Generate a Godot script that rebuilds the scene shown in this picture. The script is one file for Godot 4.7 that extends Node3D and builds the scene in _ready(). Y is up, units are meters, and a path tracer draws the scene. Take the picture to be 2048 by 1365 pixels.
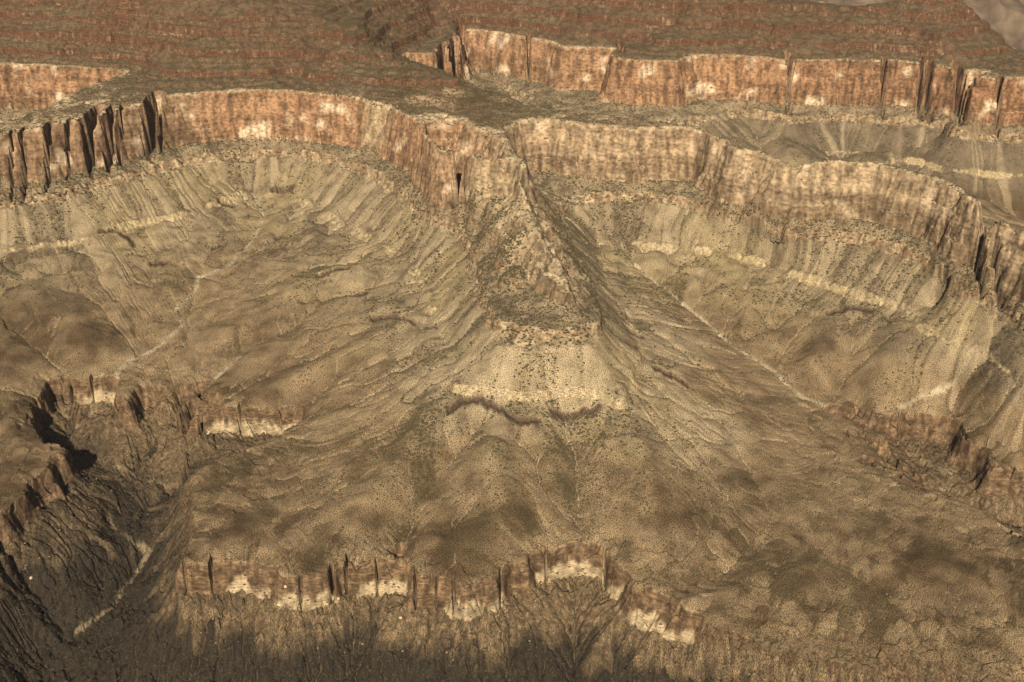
extends Node3D
# A desert canyon seen from the air: red wall cliffs over buff talus, a brown platform cut by dry washes, and dark gorge slopes below.
# The land is one height field. Its shape comes from contour lines of the rock layers, given in metres (x to the right, distance ahead, level);
# hard layers become cliffs, soft ones slopes, and running water then cuts the gullies. Each cliff, ledge, slope and wash is an object of its own.

const NEAR := 1560.0
const LOG_SPAN := 1.2965
const N := 480
const W := N + 1
const COLS := 1160
const ROWS := 1010

var fld := PackedFloat32Array()
var fix := PackedByteArray()
var acc := PackedFloat32Array()
var cnt := PackedFloat32Array()
var wash := PackedFloat32Array()
var hard_lut := PackedFloat32Array()
var soft_lut := PackedFloat32Array()
var px := PackedFloat32Array()
var py := PackedFloat32Array()
var pd := PackedFloat32Array()
var pf := PackedFloat32Array()
var flow := PackedFloat32Array()
var vein := PackedFloat32Array()
var nrm := PackedVector3Array()
var col := PackedColorArray()
var slots: Array[Vector4] = []
var cracks: Array[Vector4] = []
var scarps := []
var scarp := PackedFloat32Array()
var t0 := 0

const WALL_PLACES := [
	["orange_cliff", "flat orange cliff at the left edge, behind the dark arm of the near plateau", [Vector2(-1773, 4367), Vector2(-1600, 4367), Vector2(-1427, 4367)]],
	["red_cliff", "brown cliff with deep black vertical clefts at the left edge", [Vector2(-1518, 3432), Vector2(-1468, 3526), Vector2(-1386, 3624), Vector2(-1315, 3727), Vector2(-1195, 3836), Vector2(-1099, 3950)]],
	["red_cliff", "smooth curved orange cliff with white scars at the head of the left hollow", [Vector2(-963, 3980), Vector2(-841, 4010), Vector2(-713, 4010), Vector2(-592, 3950), Vector2(-475, 3892)]],
	["red_cliff", "orange cliff on the shaded left side of the flat mesa nose", [Vector2(-372, 3781), Vector2(-267, 3574)]],
	["red_cliff", "orange cliff with white streaks at the front tip of the mesa nose", [Vector2(-188, 3432), Vector2(-116, 3364), Vector2(-67, 3342)]],
	["rocky_butte", "long craggy pale butte dotted with bushes running from the mesa nose down to the front", [Vector2(-18, 3157), Vector2(22, 3361), Vector2(46, 3044), Vector2(88, 2743), Vector2(62, 2570), Vector2(136, 2516), Vector2(18, 2683), Vector2(-54, 2570)]],
	["buff_cliff", "wide buff cliff right of the mesa nose, orange in its shaded corner", [Vector2(23, 3624), Vector2(112, 3624), Vector2(229, 3624), Vector2(338, 3526), Vector2(453, 3526), Vector2(568, 3526), Vector2(659, 3386)]],
	["fin_cliff", "narrow pale fin of rock with a dipping crest running to the right edge", [Vector2(744, 3257), Vector2(859, 3175), Vector2(969, 3096), Vector2(1049, 3021), Vector2(1127, 2914), Vector2(1188, 2781), Vector2(1234, 2600)]],
	["orange_cliff", "dark notched cliff with black slots behind the pale hillside", [Vector2(-415, 4704), Vector2(-320, 4664), Vector2(-233, 4785)]],
	["orange_cliff", "orange far cliff right of the black slots", [Vector2(-141, 4869), Vector2(49, 4785), Vector2(230, 4625), Vector2(357, 4625)]],
	["orange_cliff", "orange far cliff with one broad white arch scar", [Vector2(418, 4474), Vector2(534, 4402), Vector2(718, 4474), Vector2(842, 4474), Vector2(949, 4474)]],
	["orange_cliff", "orange far cliff with two small white scars, left of the black cleft", [Vector2(1039, 4402), Vector2(1196, 4474), Vector2(1353, 4402), Vector2(1468, 4264)]],
	["orange_cliff", "far cliff at the right edge beyond the black cleft", [Vector2(1548, 4198), Vector2(1698, 4198)]],
]
const UPPER_PLACES := [
	["red_hillside", "red ledgy hillside above the near cliffs at upper left", [Vector2(-1650, 4585), Vector2(-1211, 4266), Vector2(-877, 4266), Vector2(-525, 4121), Vector2(-1004, 4950), Vector2(-1159, 3513)]],
	["pale_hillside", "pale banded hillside with dark bushes above the mesa neck", [Vector2(-358, 4043), Vector2(-243, 3978), Vector2(-129, 3853)]],
	["mesa_top", "flat bushy top of the mesa nose with reddish soil", [Vector2(-151, 3614), Vector2(-102, 3412), Vector2(-6, 3695), Vector2(227, 3624), Vector2(397, 3572)]],
	["red_hillside", "red ledgy slope above the far cliffs, middle of the skyline", [Vector2(-139, 4854), Vector2(138, 4671), Vector2(493, 4585), Vector2(761, 4585), Vector2(939, 4585)]],
	["red_butte", "dark red stepped butte with its peak at upper right", [Vector2(1172, 4585), Vector2(1386, 4585), Vector2(1582, 4761), Vector2(1557, 4342), Vector2(1567, 3985)]],
]
const SLOPE_PLACES := [
	["talus_slope", "streaked buff slope below the black-cleft cliff at left", [Vector2(-1449, 3396), Vector2(-1321, 3437), Vector2(-1229, 3610), Vector2(-1155, 3130), Vector2(-1063, 3277)]],
	["talus_slope", "bowl of buff slopes at the head of the left dry wash", [Vector2(-975, 3817), Vector2(-828, 3868), Vector2(-670, 3868), Vector2(-759, 3493), Vector2(-518, 3920)]],
	["talus_slope", "long striped slope falling left from the butte to the left wash", [Vector2(-331, 3562), Vector2(-240, 3279), Vector2(-422, 3065), Vector2(-282, 2935), Vector2(-524, 2873), Vector2(-188, 3065)]],
	["brown_bench", "brown rounded bench left of the left wash", [Vector2(-1306, 3163), Vector2(-1144, 2911), Vector2(-1175, 2743), Vector2(-1080, 2405), Vector2(-1078, 3033)]],
	["brown_bench", "brown tongue of platform between the left wash and the lower cliff", [Vector2(-646, 2690), Vector2(-741, 2690), Vector2(-569, 2797), Vector2(-826, 2797)]],
	["butte_apron", "pale greenish apron in front of the butte above the yellow ledge", [Vector2(-82, 2514), Vector2(17, 2490), Vector2(117, 2514), Vector2(216, 2514)]],
	["gravel_fan", "broad brown fan with rounded hollows, left front of the butte", [Vector2(-357, 2454), Vector2(-436, 2244), Vector2(-521, 2150), Vector2(-230, 2244), Vector2(-353, 2010), Vector2(-542, 2010)]],
	["gravel_fan", "pale ridged fan straight below the yellow ledge", [Vector2(-78, 2328), Vector2(38, 2328), Vector2(129, 2228), Vector2(-23, 2046), Vector2(92, 2046), Vector2(-135, 1996)]],
	["gravel_fan", "wide smooth tan fan sweeping right from the butte", [Vector2(302, 2436), Vector2(397, 2328), Vector2(486, 2228), Vector2(639, 2228), Vector2(272, 2134), Vector2(455, 2046)]],
	["brown_platform", "dark brown dimpled platform in the right front corner", [Vector2(552, 2032), Vector2(696, 2032), Vector2(830, 2000), Vector2(611, 1876), Vector2(738, 1847), Vector2(882, 1876), Vector2(435, 1906)]],
	["talus_slope", "pale slope on the right side of the butte down to the right wash", [Vector2(246, 2918), Vector2(313, 2828), Vector2(210, 3182), Vector2(377, 2743), Vector2(427, 2584)]],
	["talus_slope", "grooved tan slope below the buff cliff on the right", [Vector2(295, 3638), Vector2(422, 3423), Vector2(578, 3228), Vector2(487, 3051), Vector2(721, 3191)]],
	["talus_slope", "slope of pyramid hills and yellow ledges below the fin", [Vector2(758, 2743), Vector2(850, 2635), Vector2(985, 2743), Vector2(1086, 2688), Vector2(911, 3182), Vector2(1149, 3079)]],
	["brown_bench", "dark brown bench right of the lower right wash", [Vector2(1099, 2508), Vector2(1104, 2397), Vector2(1164, 2627)]],
	["grey_talus", "grey slopes of the back canyon between the fin and the far cliffs", [Vector2(749, 4374), Vector2(987, 4249), Vector2(1228, 4189), Vector2(1500, 4249), Vector2(1536, 3857), Vector2(1303, 3613), Vector2(145, 4792), Vector2(-48, 5028)]],
	["grey_talus", "strip of shadowed slope below the flat cliff at the left edge", [Vector2(-1805, 4399), Vector2(-1701, 4406)]],
]
const LEDGE_PLACES := [
	["yellow_ledge", "pale yellow rock ledge across the front of the butte", [Vector2(-103, 2470), Vector2(-26, 2446), Vector2(60, 2423), Vector2(148, 2446), Vector2(234, 2446), Vector2(286, 2605)]],
	["yellow_ledge", "broken yellow ledge on the long striped slope left of the butte", [Vector2(-228, 2885), Vector2(-168, 2915), Vector2(-365, 3291)]],
	["yellow_ledge", "dark broken ledges around the head of the left wash", [Vector2(-1165, 3449), Vector2(-1014, 3597), Vector2(-774, 3805), Vector2(-895, 3710), Vector2(-1362, 3330)]],
	["yellow_ledge", "yellow ledge with small black slots below the fin", [Vector2(741, 3146), Vector2(845, 3043), Vector2(933, 2962), Vector2(1008, 2915), Vector2(1082, 2869), Vector2(1185, 2810)]],
	["yellow_ledge", "thin ledge on the grooved slope below the buff cliff", [Vector2(237, 3664), Vector2(406, 3532), Vector2(601, 3369)]],
]
const RIMROCK_PLACES := [
	["brown_cliff", "black-shadowed cliff along the left bench above the gorge", [Vector2(-1053, 2078), Vector2(-1022, 2184), Vector2(-1034, 2338), Vector2(-1001, 2400), Vector2(-992, 2443), Vector2(-1055, 2465), Vector2(-1122, 2603), Vector2(-1152, 2753)]],
	["brown_cliff", "lit brown cliff under the end of the left dry wash", [Vector2(-1111, 2780), Vector2(-1037, 2780), Vector2(-986, 2793)]],
	["brown_cliff", "narrow rock fin jutting into the gorge beside the wash", [Vector2(-942, 2702), Vector2(-914, 2664), Vector2(-914, 2753)]],
	["brown_cliff", "small cliff corner right of the rock fin", [Vector2(-864, 2727), Vector2(-816, 2727), Vector2(-786, 2702)]],
	["brown_cliff", "pale-footed cliff below the brown tongue of platform", [Vector2(-731, 2615), Vector2(-663, 2627), Vector2(-567, 2615), Vector2(-495, 2603)]],
	["brown_cliff", "small orange cliff at the left end of the fan", [Vector2(-672, 2348), Vector2(-641, 2358), Vector2(-582, 2443)]],
	["brown_cliff", "brown front cliff with a curved white foot, farthest left along the front", [Vector2(-622, 1996), Vector2(-567, 2004), Vector2(-500, 2004), Vector2(-456, 1996)]],
	["brown_cliff", "blocky front cliff with black cracks right of the curved white foot", [Vector2(-427, 1965), Vector2(-380, 1965), Vector2(-337, 1996), Vector2(-320, 2028)]],
	["brown_cliff", "notched front cliff with a small cream alcove", [Vector2(-291, 2012), Vector2(-234, 2012), Vector2(-190, 2012)]],
	["brown_cliff", "banded brown front cliff left of the bright pour-off", [Vector2(-163, 1949), Vector2(-115, 1934), Vector2(-60, 1941), Vector2(-13, 2012), Vector2(25, 2012)]],
	["brown_cliff", "bright cream pour-off alcove at the foot of the central fan", [Vector2(69, 2045), Vector2(103, 2062), Vector2(130, 2070), Vector2(162, 2062), Vector2(184, 2028)]],
	["brown_cliff", "low broken rim with cream bands right of the pour-off", [Vector2(211, 1949), Vector2(255, 1919), Vector2(308, 1896), Vector2(358, 1860), Vector2(425, 1831)]],
	["brown_cliff", "cream ledges in the right front corner", [Vector2(507, 1797), Vector2(631, 1763), Vector2(761, 1763), Vector2(864, 1711)]],
	["brown_cliff", "broken brown rim on the left bank of the right wash", [Vector2(762, 2591), Vector2(820, 2544), Vector2(859, 2476)]],
	["brown_cliff", "brown cliff with black slots across the right wash", [Vector2(879, 2591), Vector2(960, 2591), Vector2(1026, 2579), Vector2(1027, 2510), Vector2(1048, 2421), Vector2(1086, 2358)]],
]
const GORGE_PLACES := [
	["gorge_slope", "dark gorge slopes in the left front corner", [Vector2(-970, 2400), Vector2(-858, 2208), Vector2(-907, 2038), Vector2(-904, 1887), Vector2(-765, 1887), Vector2(-854, 2505), Vector2(-1060, 2690), Vector2(-891, 2740)]],
	["gorge_slope", "dark ribbed rock slope under the front cliffs", [Vector2(-495, 1928), Vector2(-306, 1928), Vector2(-116, 1914), Vector2(-647, 1973)]],
	["gorge_slope", "rubble chute below the bright pour-off", [Vector2(120, 1965), Vector2(52, 1891), Vector2(161, 1862)]],
	["gorge_slope", "grey-brown slope under the right front rim", [Vector2(293, 1824), Vector2(423, 1797), Vector2(592, 1757)]],
	["gorge_slope", "floor and banks of the right wash below its rim", [Vector2(799, 2632), Vector2(923, 2450), Vector2(1001, 2346), Vector2(1083, 2306)]],
]
const WASH_PLACES := [
	["dry_wash", "pale winding dry wash down the left hollow to the cliff edge", [Vector2(-826, 3926), Vector2(-883, 3310), Vector2(-884, 3052), Vector2(-888, 2812), Vector2(-934, 2690)]],
	["dry_wash", "dry wash running down right of the butte to the lower cliff", [Vector2(340, 3591), Vector2(480, 3043), Vector2(581, 2791), Vector2(661, 2583), Vector2(705, 2523)]],
	["dry_wash", "wide pale gravel bend of the right wash under the black-slotted cliff", [Vector2(916, 2499), Vector2(992, 2434), Vector2(939, 2352)]],
	["dry_wash", "short pale side wash entering from the pyramid hills at right", [Vector2(972, 2652), Vector2(1058, 2708)]],
	["dry_wash", "thin pale stream bed winding through the dark left gorge", [Vector2(-886, 2350), Vector2(-762, 2219), Vector2(-784, 2081), Vector2(-835, 1956), Vector2(-847, 2516)]],
	["dry_wash", "short stream bed in the shadow below the end of the left wash", [Vector2(-1017, 2769), Vector2(-1043, 2656)]],
	["dry_wash", "pale gully along the brown tongue of platform", [Vector2(-726, 2745), Vector2(-691, 2851), Vector2(-755, 2690)]],
]
const PALE_SPOTS := [Vector3(-520, 2002, 35), Vector3(-467, 2002, 40), Vector3(-406, 1946, 35), Vector3(-350, 1945, 25), Vector3(-255, 1977, 40), Vector3(-213, 1986, 40), Vector3(-87, 1923, 40), Vector3(-37, 1945, 30), Vector3(83, 2028, 50), Vector3(129, 2045, 70), Vector3(169, 2028, 45), Vector3(203, 1955, 35), Vector3(262, 1887, 60), Vector3(332, 1865, 45), Vector3(727, 1789, 60), Vector3(806, 1762, 50), Vector3(-674, 2621, 60), Vector3(-577, 2602, 70), Vector3(-508, 2609, 45), Vector3(-1049, 2772, 30), Vector3(-988, 2772, 55), Vector3(-785, 2746, 40), Vector3(-279, 3826, 55), Vector3(-217, 3794, 50), Vector3(-176, 3882, 45), Vector3(-101, 3986, 40), Vector3(-37, 3840, 35), Vector3(293, 2880, 110), Vector3(373, 2791, 110), Vector3(340, 2842, 110), Vector3(228, 3041, 70), Vector3(123, 3466, 50), Vector3(82, 2413, 50), Vector3(135, 2391, 40), Vector3(-147, 2459, 35), Vector3(-165, 2383, 40), Vector3(233, 2409, 50), Vector3(348, 2362, 100), Vector3(-26, 2494, 90), Vector3(61, 2494, 100), Vector3(137, 2480, 80), Vector3(40, 2595, 60), Vector3(430, 2414, 90), Vector3(-104, 2534, 60), Vector3(171, 2459, 60)]
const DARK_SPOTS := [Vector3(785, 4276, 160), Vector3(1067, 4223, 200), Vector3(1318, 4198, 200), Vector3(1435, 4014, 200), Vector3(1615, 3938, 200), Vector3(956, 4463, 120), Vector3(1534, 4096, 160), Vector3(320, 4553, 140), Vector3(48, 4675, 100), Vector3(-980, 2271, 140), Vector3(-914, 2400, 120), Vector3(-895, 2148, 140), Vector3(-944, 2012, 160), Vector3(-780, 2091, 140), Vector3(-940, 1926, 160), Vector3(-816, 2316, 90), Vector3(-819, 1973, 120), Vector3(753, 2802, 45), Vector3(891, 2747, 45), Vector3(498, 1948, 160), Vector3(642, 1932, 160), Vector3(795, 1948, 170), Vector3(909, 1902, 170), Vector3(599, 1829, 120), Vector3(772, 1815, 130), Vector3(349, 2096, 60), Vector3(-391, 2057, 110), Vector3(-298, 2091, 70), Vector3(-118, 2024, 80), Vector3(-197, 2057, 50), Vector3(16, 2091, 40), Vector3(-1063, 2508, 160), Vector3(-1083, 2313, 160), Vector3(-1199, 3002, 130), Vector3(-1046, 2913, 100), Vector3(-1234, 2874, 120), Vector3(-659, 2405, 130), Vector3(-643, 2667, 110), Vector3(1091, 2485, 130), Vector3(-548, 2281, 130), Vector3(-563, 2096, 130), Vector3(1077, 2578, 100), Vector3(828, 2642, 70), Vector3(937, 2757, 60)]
const DENSE_SPOTS := [Vector3(-31, 3171, 45), Vector3(-50, 3053, 50), Vector3(-81, 3025, 45), Vector3(-17, 2870, 50), Vector3(1, 2773, 34), Vector3(-113, 3229, 50), Vector3(-167, 3387, 40), Vector3(-78, 2877, 35), Vector3(-337, 3795, 60), Vector3(-189, 3832, 60), Vector3(-401, 3811, 60), Vector3(133, 2336, 60), Vector3(128, 2217, 50), Vector3(-103, 2874, 45), Vector3(405, 3094, 50), Vector3(322, 3394, 60), Vector3(300, 3292, 40)]
const HARD_SPOTS := [Vector3(-27, 2577, 50), Vector3(29, 2563, 50), Vector3(84, 2563, 50), Vector3(140, 2577, 50), Vector3(180, 2590, 40), Vector3(-103, 2470, 50), Vector3(-26, 2453, 60), Vector3(61, 2439, 60), Vector3(148, 2446, 60), Vector3(224, 2458, 50), Vector3(288, 2618, 40), Vector3(-1250, 3713, 90), Vector3(-1127, 3824, 90), Vector3(-992, 3919, 70), Vector3(884, 3120, 110), Vector3(990, 3032, 110), Vector3(1092, 2947, 110), Vector3(1188, 2866, 110), Vector3(84, 3640, 60), Vector3(231, 3617, 60), Vector3(869, 3010, 80), Vector3(979, 2946, 80), Vector3(1085, 2879, 80), Vector3(1185, 2810, 80), Vector3(-205, 2909, 50), Vector3(968, 4175, 90), Vector3(1619, 4363, 100)]
const LOOSE_SPOTS := [Vector3(52, 3358, 45), Vector3(65, 3277, 50), Vector3(94, 3174, 50), Vector3(115, 3016, 50), Vector3(141, 2873, 50), Vector3(169, 2701, 45)]
const GENTLE_SPOTS := [Vector3(227, 1931, 26), Vector3(377, 1821, 42), Vector3(451, 1791, 60), Vector3(524, 1763, 55), Vector3(595, 1737, 60), Vector3(707, 1739, 55), Vector3(771, 1726, 45), Vector3(813, 1701, 50), Vector3(887, 1651, 100), Vector3(-664, 2268, 80), Vector3(-634, 2146, 95), Vector3(-626, 2068, 60), Vector3(762, 2552, 40), Vector3(811, 2498, 40), Vector3(936, 2169, 90), Vector3(1021, 2148, 90), Vector3(-826, 2683, 30), Vector3(-316, 1999, 16)]
const LONE_BUSHES := [Vector3(317, 2162, 3.2), Vector3(118, 2209, 2.56), Vector3(117, 2162, 2.88), Vector3(53, 2075, 2.4), Vector3(-44, 2059, 2.72), Vector3(-114, 2110, 2.08), Vector3(95, 2180, 1.92), Vector3(325, 2129, 1.92), Vector3(340, 2123, 1.76), Vector3(149, 2123, 1.92), Vector3(94, 2022, 2.4), Vector3(140, 2134, 2.08), Vector3(17, 2293, 1.92), Vector3(130, 2259, 2.08), Vector3(-239, 2020, 2.4), Vector3(684, 1967, 2.72), Vector3(578, 1914, 2.4), Vector3(822, 2098, 2.72), Vector3(843, 2083, 2.4), Vector3(768, 2088, 2.24), Vector3(882, 2076, 2.24), Vector3(689, 2175, 1.92), Vector3(-255, 2053, 1.76)]
const BOULDERS := [["larger of two pale boulders lying together on the dark slope under the front cliff", Vector3(-436, 1939, 4.5)], ["smaller of two pale boulders lying together on the dark slope under the front cliff", Vector3(-422, 1943, 3.6)], ["pale boulder alone in the left gorge below the black-shadowed cliff", Vector3(-975, 2122, 4)], ["pale boulder below the banded brown front cliff", Vector3(-208, 1920, 3.5)], ["dark-sided round boulder in the gully under the blocky front cliff", Vector3(-327, 1955, 3.5)]]


func _ready() -> void:
	t0 = Time.get_ticks_msec()
	var cam := Camera3D.new()
	cam.name = "camera"
	cam.fov = 30.0
	cam.near = 5.0
	cam.far = 40000.0
	cam.position = Vector3(0, 1015, 0)
	cam.rotation_degrees = Vector3(-25.5, 0, 0)
	add_child(cam)
	cam.current = true
	var sky_look := ProceduralSkyMaterial.new()
	sky_look.sky_top_color = Color(0.20, 0.27, 0.40)
	sky_look.sky_horizon_color = Color(0.55, 0.55, 0.55)
	sky_look.ground_horizon_color = Color(0.30, 0.25, 0.2)
	sky_look.ground_bottom_color = Color(0.14, 0.1, 0.07)
	sky_look.sky_curve = 0.12
	var sky := Sky.new()
	sky.sky_material = sky_look
	var env := Environment.new()
	env.background_mode = Environment.BG_SKY
	env.sky = sky
	env.background_energy_multiplier = 0.22
	env.tonemap_mode = Environment.TONE_MAPPER_LINEAR
	env.tonemap_exposure = 2.05
	env.sdfgi_enabled = true
	env.ssao_enabled = true
	env.ssil_enabled = true
	var we := WorldEnvironment.new()
	we.name = "environment"
	we.environment = env
	add_child(we)
	env.fog_enabled = true
	env.fog_density = 0.000006
	env.fog_light_color = Color(0.62, 0.6, 0.62)
	var sun := DirectionalLight3D.new()
	sun.name = "sun"
	sun.light_energy = 1.6
	sun.light_color = Color(1.0, 0.94, 0.82)
	sun.light_angular_distance = 0.5
	sun.shadow_enabled = true
	add_child(sun)
	sun.look_at_from_position(Vector3(-0.09, 0.57, 0.81) * 1000.0, Vector3.ZERO)

	strata()
	acc.resize(W * W)
	cnt.resize(W * W)
	wash.resize(W * W)
	wash.fill(1e3)
	contours()
	lap("marked the contours")
	solve()
	blur_field(0.0)
	swells()
	blur_field(0.4)
	lap("spread the levels")
	var walls := nearest_map(WALL_PLACES)
	pale_wall = wall_tones(walls, [0.1, 0.35, 0.12, 0.15, 0.4, 0.95, 0.72, 0.82, 0.1, 0.15, 0.1, 0.05, 0.0])
	dark_wall = wall_tones(walls, [0.1, 0.25, -0.1, 0.15, 0.0, 0.1, -0.05, 0.1, 0.2, 0.0, -0.05, 0.2, 0.2])
	pale_spot = spots(PALE_SPOTS)
	dark_spot = spots(DARK_SPOTS)
	dense_spot = spots(DENSE_SPOTS)
	gentle_spot = spots(GENTLE_SPOTS)
	loose_spot = spots(LOOSE_SPOTS)
	hard_spot = spots(HARD_SPOTS)
	row_places()
	lap("placed the rows")
	raise_land()
	lap("raised the land")
	run_water(0.3)
	run_water(0.4)
	run_water(0.4)
	lap("ran the water")
	find_normals()
	paint()
	lap("painted")
	make_materials()
	build_land()
	far_side()
	scatter()
	single_things()
	lap("done")


func ground(x: float, d: float) -> float:
	var best := 1e9
	var h := 0.0
	for k in range(0, COLS * ROWS):
		var l := absf(px[k] - x) + absf(pd[k] - d)
		if l < best:
			best = l
			h = py[k]
	return h


func single_things() -> void:
	var rng := RandomNumberGenerator.new()
	rng.seed = 5
	var leaf := StandardMaterial3D.new()
	leaf.resource_name = "bush_leaves"
	leaf.albedo_color = Color(0.038, 0.036, 0.02).linear_to_srgb()
	leaf.roughness = 1.0
	leaf.metallic_specular = 0.1
	var first: MeshInstance3D = null
	for q: Vector3 in LONE_BUSHES:
		var o: MeshInstance3D
		if first == null:
			o = MeshInstance3D.new()
			o.mesh = bush_mesh()
			o.mesh.surface_set_material(0, leaf)
			first = o
		else:
			o = first.duplicate()
		o.name = numbered("lone_bush")
		add_child(o, true)
		o.position = Vector3(q.x, ground(q.x, q.y) - 0.2, -q.y)
		o.rotation.y = rng.randf() * TAU
		o.scale = Vector3(q.z, q.z * 0.85, q.z)
		var where := "on the pale ridged fan above the bright pour-off"
		if q.x > 420.0:
			where = "on the dark dimpled platform at right"
		elif q.x > 200.0:
			where = "on the tan fan right of the bright pour-off"
		elif q.x < -40.0:
			where = "near the notched front cliff left of the bright pour-off"
		tag(o, ("large" if q.z > 2.7 else ("middling" if q.z > 2.15 else "small")) + " lone dark bush " + where, "bush", "", "lone bushes on the fans")
	var stone := StandardMaterial3D.new()
	stone.resource_name = "pale_stone"
	stone.albedo_color = Color(0.42, 0.32, 0.21).linear_to_srgb()
	stone.roughness = 1.0
	stone.metallic_specular = 0.1
	for b in BOULDERS:
		var o := MeshInstance3D.new()
		o.mesh = boulder_mesh(rng)
		o.mesh.surface_set_material(0, stone)
		o.name = numbered("pale_boulder")
		add_child(o, true)
		o.position = Vector3(b[1].x, ground(b[1].x, b[1].y) + 0.2 * b[1].z, -b[1].y)
		o.rotation.y = rng.randf() * TAU
		o.scale = Vector3(1.2, 0.8, 1.0) * b[1].z
		tag(o, b[0], "boulder", "", "pale fallen boulders")
	lap("set the single things")


func boulder_mesh(rng: RandomNumberGenerator) -> ArrayMesh:
	var ball := SphereMesh.new()
	ball.radial_segments = 10
	ball.rings = 6
	ball.radius = 1.0
	ball.height = 2.0
	var a := ball.get_mesh_arrays()
	var v: PackedVector3Array = a[Mesh.ARRAY_VERTEX]
	var cuts := []
	for n in 9:
		cuts.append(Vector3(rng.randf() - 0.5, rng.randf() - 0.5, rng.randf() - 0.5).normalized())
	for n in v.size():
		for c: Vector3 in cuts:
			var over := v[n].dot(c) - 0.72
			if over > 0.0:
				v[n] -= c * over
	var st := SurfaceTool.new()
	st.begin(Mesh.PRIMITIVE_TRIANGLES)
	st.set_smooth_group(-1)
	for n in a[Mesh.ARRAY_INDEX]:
		st.add_vertex(v[n])
	st.generate_normals()
	return st.commit()


func lap(what: String) -> void:
	print("%6d ms  %s" % [Time.get_ticks_msec() - t0, what])


func half_width(d: float) -> float:
	return 0.42 * d + 400.0


func gx(x: float, d: float) -> float:
	return (x / half_width(d) + 1.0) * 0.5 * N


func gy(d: float) -> float:
	return log(d / NEAR) / LOG_SPAN * N


func mark(x: float, d: float, v: float) -> void:
	var i := int(round(gx(x, d)))
	var j := int(round(gy(d)))
	if i < 0 or j < 0 or i > N or j > N:
		return
	acc[j * W + i] += v
	cnt[j * W + i] += 1.0


func line(p: Array) -> void:
	for k in range(0, p.size() - 3, 3):
		var a := Vector3(p[k], p[k + 1], p[k + 2])
		var b := Vector3(p[k + 3], p[k + 4], p[k + 5])
		var n := int(Vector2(a.x - b.x, a.y - b.y).length() / 2.5) + 1
		for s in n + 1:
			var q := a.lerp(b, float(s) / n)
			mark(q.x, q.y, q.z)


# the edge of a cliff: the rim itself and, a short way out on its falling side (right of the walking direction), the foot
func rim(p: Array, out: float, foot: float, both: bool) -> void:
	line(p)
	var pts := PackedVector2Array()
	for k in range(0, p.size(), 3):
		pts.append(Vector2(p[k], p[k + 1]))
	for k in pts.size() - 1:
		var a := pts[k]
		var b := pts[k + 1]
		var dir := (b - a).normalized()
		var n := int((b - a).length() / 3.0) + 1
		for side in ([1.0, -1.0] if both else [1.0]):
			var right: Vector2 = Vector2(dir.y, -dir.x) * side
			for s in n + 1:
				place_foot(pts, a.lerp(b, float(s) / n) + right * out, out, foot, k)
			if k > 0:
				var old := (a - pts[k - 1]).normalized()
				var was: Vector2 = Vector2(old.y, -old.x) * side
				for s in 9:
					place_foot(pts, a + was.slerp(right, s / 8.0) * out, out, foot, k)


func place_foot(pts: PackedVector2Array, q: Vector2, out: float, foot: float, k: int) -> void:
	for m in range(maxi(0, k - 14), mini(pts.size() - 1, k + 15)):
		if Geometry2D.get_closest_point_to_segment(q, pts[m], pts[m + 1]).distance_to(q) < out * 0.9:
			return
	mark(q.x, q.y, foot)


# a low ridge (height > 0) or hollow (height < 0) added to the finished field along a line
func swell(p: Array, wide: float, high := false) -> void:
	var lo := Vector2(1e9, 1e9)
	var hi := Vector2(-1e9, -1e9)
	var pts := PackedVector2Array()
	for k in range(0, p.size(), 3):
		var q := Vector2(p[k], p[k + 1])
		pts.append(q)
		for e in [-1.0, 1.0]:
			for f in [-1.0, 1.0]:
				var r := q + Vector2(e, f) * wide * 2.3
				var g := Vector2(gx(r.x, r.y), gy(r.y))
				lo = lo.min(g)
				hi = hi.max(g)
	var height: float = p[2]
	for j in range(maxi(0, int(lo.y)), mini(N, int(hi.y) + 1) + 1):
		var d := NEAR * exp(LOG_SPAN * j / N)
		var hw := half_width(d)
		for i in range(maxi(0, int(lo.x)), mini(N, int(hi.x) + 1) + 1):
			var q := Vector2((2.0 * i / N - 1.0) * hw, d)
			var best := 1e9
			var along := 0.0
			for m in pts.size() - 1:
				var c := Geometry2D.get_closest_point_to_segment(q, pts[m], pts[m + 1])
				var l := c.distance_to(q)
				if l < best:
					best = l
					along = m + c.distance_to(pts[m]) / maxf(1.0, pts[m].distance_to(pts[m + 1]))
			var ends := clampf(minf(along, pts.size() - 1 - along) * 1.6 + 0.25, 0.0, 1.0)
			fld[j * W + i] += height * ends * exp(-best * best / (wide * wide)) * clampf(((fld[j * W + i] - 8.0) / 30.0 if high else (-48.0 - fld[j * W + i]) / 25.0), 0.0, 1.0)


func wash_line(p: Array) -> void:
	for k in range(0, p.size() - 2, 2):
		var a := Vector2(p[k], p[k + 1])
		var b := Vector2(p[k + 2], p[k + 3])
		var n := int(a.distance_to(b) / 2.0) + 1
		for s in n + 1:
			var q := a.lerp(b, float(s) / n)
			var ci := int(round(gx(q.x, q.y)))
			var cj := int(round(gy(q.y)))
			for j in range(maxi(0, cj - 5), mini(N, cj + 5) + 1):
				var d := NEAR * exp(LOG_SPAN * j / N)
				for i in range(maxi(0, ci - 5), mini(N, ci + 5) + 1):
					var l := Vector2((2.0 * i / N - 1.0) * half_width(d), d).distance_to(q)
					if l < wash[j * W + i]:
						wash[j * W + i] = l


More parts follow.
